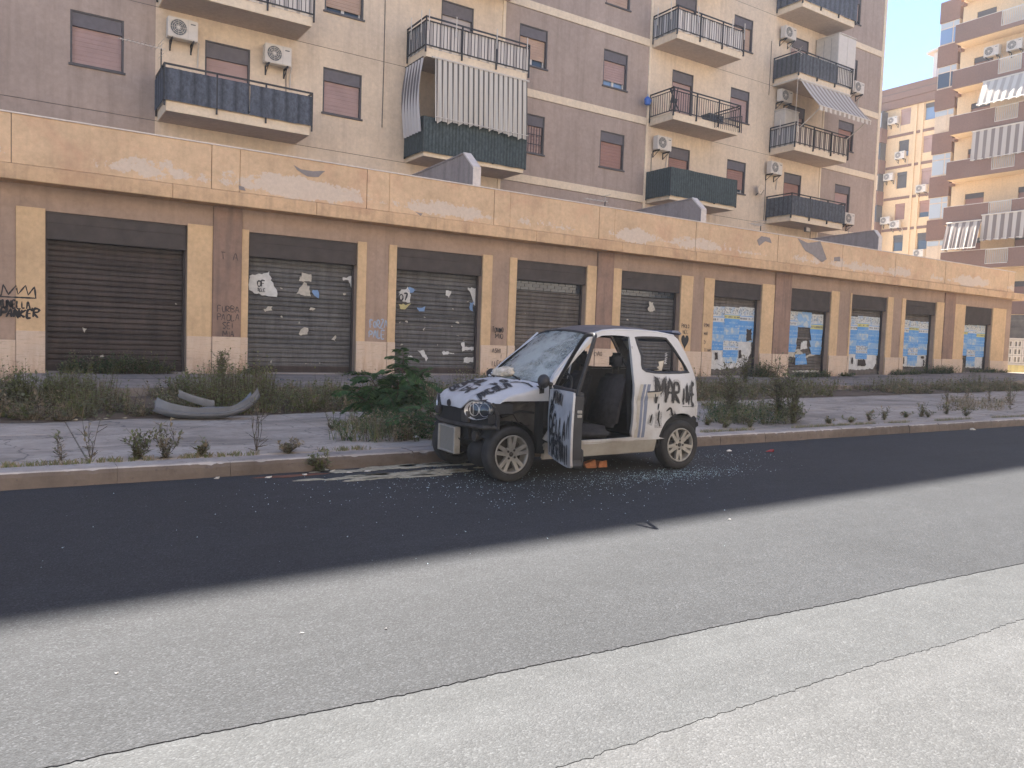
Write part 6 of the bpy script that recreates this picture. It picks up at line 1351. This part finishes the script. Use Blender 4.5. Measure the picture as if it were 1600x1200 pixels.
# low growth along the foot of the shutters
b = MB()
for (xa,xb,h,n) in ((.9,3.3,.55,110),(4.9,5.6,.2,10),(7.3,8.2,.1,8),(17,21,.18,20),(23.6,25.2,.75,46),(26.2,28.6,.4,40),(29.2,30.4,.2,10),(33,35.4,.35,26),(35.6,38.6,.55,50),(39,43.5,.3,30),(14,17,.15,14)):
    for _ in range(n):
        x = xa+(xb-xa)*rg.betavariate(2,2); y = 19.86-abs(rg.gauss(0,.12)); clump(b, x, y, base_z(x)-.01, h*rg.uniform(.4,1), .2, 5, 10, rg, (1,1,0,3), .07)
o = b.build('weeds', VM, None, fix=False); tag(o, kind='stuff')
# growth in the pavement: by the shrub, behind the car, and the dry patch far right
b = MB()
def patch(px0, px1, py0, py1, n, h, mats, z=.145, ls=.055, g=.25):
    for _ in range(n):
        q = atz(px0+(px1-px0)*rg.betavariate(1.6,1.6), py0+(py1-py0)*rg.random(), z)
        if q.y < 8.3: continue
        if rg.random() < g: grass(b, q.x, q.y, z-.005, h*rg.uniform(.5,1), .12, 12, rg, mats)
        else: clump(b, q.x, q.y, z-.005, h*rg.uniform(.4,1.05), .16, rg.randint(3,6), 9, rg, mats, ls)
patch(518,685,668,690,90,.42,(0,3,2,3,1)); patch(1092,1170,640,662,60,.26,(0,3,1)); patch(1120,1255,640,664,110,.42,(0,3,3,1),ls=.06); patch(1090,1150,618,640,40,.2,(2,0)); patch(1468,1585,625,642,95,.34,(2,2,2,3),g=.6)
o = b.build('weeds', VM, None, fix=False); tag(o, kind='stuff')
# grass in the joint behind the kerb
b = MB(); x = -3
while x < 30:
    if mnoise.noise((x*.9,4,4)) > -.05:
        for _ in range(5): grass(b, x+rg.uniform(-.1,.1), 8.24+rg.uniform(-.02,.02), .14, .07, .05, 6, rg, (0,2,3))
    x += .12
o = b.build('joint_grass', VM, None, fix=False); tag(o, kind='stuff')

# single plants
def plant(px, py, h, rad, nst, nlf, lab, z=.145, mats=(0,3), ls=.05, nm='weed_plant', cat='plant', group=None):
    q = atz(px,py,z); r_ = empty(nm, (q.x,q.y,z), lab, cat, group); b = MB(); rr = random.Random(px); st = MB()
    for _ in range(int(nst*1.6)):
        a = rr.uniform(0,6.283); k = rad*rr.uniform(.3,1); p0 = q.copy(); h1 = h*rr.uniform(.5,1); p1 = q+Vector((k*math.cos(a)*.35+rr.gauss(0,.03),k*math.sin(a)*.35+rr.gauss(0,.03),h1*rr.uniform(.4,.6))); p2 = q+Vector((k*math.cos(a)*1.1+rr.gauss(0,.03),k*math.sin(a)*1.1+rr.gauss(0,.03),h1))
        P = smooth_poly([tuple(p0),tuple(p1),tuple(p2)],4,False); st.tube(P, [.0024*(1-.6*i/(len(P)-1))*(1+.6*h) for i in range(len(P))], 4, False)
        for i in range(int(nlf*1.7)):
            t = (i+rr.random())/int(nlf*1.7); v = Vector(P[min(len(P)-1,int(t*(len(P)-1)))]); d = rv(rr); d.z = abs(d.z)*.8+.2; s_ = ls*rr.uniform(.6,1.3); b.cur = rr.choice(mats); leaf(b, v+rv(rr)*.012, d, s_, s_*.24)
            if rr.random() < .5: tw = v+d.normalized()*h*rr.uniform(.08,.22); st.tube([v,tw],.003,3,False); leaf(b, tw, d+rv(rr)*.4, s_, s_*.24)
    st.build('stem', M['stem'], r_, fix=False); b.build('foliage', VM, r_, fix=False)
plant(215,718,.34,.16,7,12,'low bushy weed at the kerb, left one of a close pair'); plant(258,716,.36,.20,7,9,'spreading weed at the kerb with open pale twigs, right one of a close pair',mats=(3,3,2))
plant(142,720,.55,.10,3,6,'tall thin weed standing alone near the left end of the kerb',mats=(3,2)); plant(96,720,.30,.05,2,9,'single thin stalk growing by the kerb at far left',mats=(3,2))
plant(312,713,.2,.13,6,10,'small pale tuft behind the kerb below the torn off bumper',mats=(3,0,2)); plant(401,705,.62,.08,4,4,'bare dark stalk with dry heads standing near the kerb',mats=(2,4,3))
plant(450,708,.14,.16,9,9,'low dry tuft behind the kerb, just above a tuft growing in the gutter',mats=(2,3,2)); plant(498,736,.22,.18,9,12,'green tuft growing out of the gutter at the foot of the kerb',z=.0)
plant(675,683,.75,.12,4,6,'thin dry stalks standing right in front of the car',mats=(3,2,4)); plant(698,640,.5,.1,3,6,'thin stalk behind the nose of the car',mats=(3,2),z=.15)
for k,(x,y,h,lab) in enumerate(((1141,650,1.05,'tall leafy weed right behind the car, near the tail'),(1216,655,1.25,'tallest bushy weed on the pavement behind the car'),(1240,660,.9,'leaning weed at the right edge of the clump behind the car'),(1164,607,1.2,'tall weed beside the torn poster shutter, on the upper pavement'))): plant(x,y,h,.22,9,22,lab,mats=(0,3,3),ls=.065,z=.16)
for k,(x,y,h) in enumerate(((1172,668,.2),(1133,668,.16),(1105,664,.25),(1295,662,.16),(1330,660,.14),(1358,657,.2),(1381,656,.22),(1415,652,.2),(1440,651,.22),(1450,652,.2),(1478,647,.2),(1510,650,.16))): plant(x,y,h*(.5+.9*random.Random(k*7).random()),.14,5,9,'small weed sprouting along the kerb behind the car',mats=(3,0,2),group='small weeds along the kerb behind the car')
for k,(x,y,h) in enumerate(((1480,630,.75),(1510,628,.65),(1545,628,.75),(1575,630,.6),(1578,640,1.0))): plant(x,y,h,.1,3,7,'thin stalk standing in the dry grass patch',mats=(3,2),group='stalks in the dry grass patch',ls=.08)
for k,(x,y,h,lab) in enumerate(((345,600,.8,'tall spindly weed in front of the stained column by the first shutter'),(285,640,.55,'bushy weed rising behind the detached bumper'),(88,635,.5,'yellowish bushy weed left of the detached bumper, at the foot of the ramp'),(20,640,.55,'yellowish bushy weed at the far left of the bed'))): plant(x,y,h,.3 if k else .2,14,16,lab,z=.16,mats=(0,0,3),ls=.07)

# the tree of heaven sapling with long feathery fronds
q = atz(622,660,.15); sh = empty('sapling', (q.x,q.y,.15), 'dark green sapling with long feathery leaves growing from the pavement left of the car', 'shrub')
rr = random.Random(4); st = MB(); tops = []
for (dx,dy,h) in ((.04,0,.98),(-.26,.05,.66),(.22,-.05,.74),(-.06,-.12,.62),(-.42,.08,.45)):
    P = smooth_poly([(q.x,q.y,.14),(q.x+dx*.8,q.y+dy*.6,.14+h*.5),(q.x+dx*1.6,q.y+dy*1.5,.14+h)],5,False); st.tube(P,[.018*(1-.6*i/(len(P)-1)) for i in range(len(P))],6); tops.append(P)
st.build('stem', M['stem'], sh, smooth=True, fix=False)
def frond(par, v, a, el_, L, wl, ww, n=13, droop=.34):
    d = Vector((math.cos(a)*math.cos(el_), math.sin(a)*math.cos(el_), math.sin(el_))); b = MB(); b.cur = 0
    pts = [v+d*L*(i+1)/n+Vector((0,0,-droop*L*((i+1)/n)**2)) for i in range(n)]; b.tube([v]+pts, .0035, 3, False); rd = Vector((rr.gauss(0,.25),rr.gauss(0,.25),1))
    for i, p in enumerate(pts[1:]):
        dd = (pts[min(i+2,n-1)]-pts[i]).normalized(); sd = dd.cross(rd).normalized(); w = wl*math.sin(math.pi*min(1,(i+2.5)/(n+1)))**.6; b.cur = 1 if rr.random() < .7 else 2
        for sg in (-1,1): leaf(b, p, sd*sg+dd*.5+Vector((0,0,rr.uniform(-.45,0))), w*rr.uniform(.85,1.15), ww, up=rd)
    b.build('frond', [M['stem'],M['leaf_dark'],M['leaf_frond']], par, fix=False)
for P in tops:
    for k in range(26):
        t = .30+.70*k/25; v = Vector(P[int(t*(len(P)-1))]); frond(sh, v, k*2.4+rr.uniform(-.3,.3), rr.uniform(.0,.95)+(.3 if t > .9 else 0), rr.uniform(.34,.58)*(1 if t < .85 else .8), .15, .027, droop=.55)
q = atz(640,684,.15); sh2 = empty('sapling', (q.x+.1,q.y,.15), 'low second clump of feathery dark leaves between the taller sapling and the car', 'shrub')
for k in range(34):
    v = Vector((q.x+.1+rr.uniform(-.25,.35), q.y+rr.uniform(-.1,.2), .2+rr.uniform(0,.32))); frond(sh2, v, rr.uniform(0,6.28), rr.uniform(0,.7), rr.uniform(.22,.40), .10, .020, 10)

# ------------------------------------------------------------------ thin haze added to lift the blacks, standing in for lens veil
hz = MB(); hz.box(-330, 430, -330, 430, -1.1, 34); hz = hz.build('haze', [bpy.data.materials.new('veil haze')], None); hz['kind'] = 'stuff'
hm = hz.data.materials[0]; hm.use_nodes = True; hm.node_tree.nodes.clear()
pvn = hm.node_tree.nodes.new('ShaderNodeVolumePrincipled'); pvn.inputs['Density'].default_value = .0009; pvn.inputs['Anisotropy'].default_value = .25; pvn.inputs['Color'].default_value = (.93,.94,.96,1)
hm.node_tree.links.new(pvn.outputs[0], hm.node_tree.nodes.new('ShaderNodeOutputMaterial').inputs['Volume'])
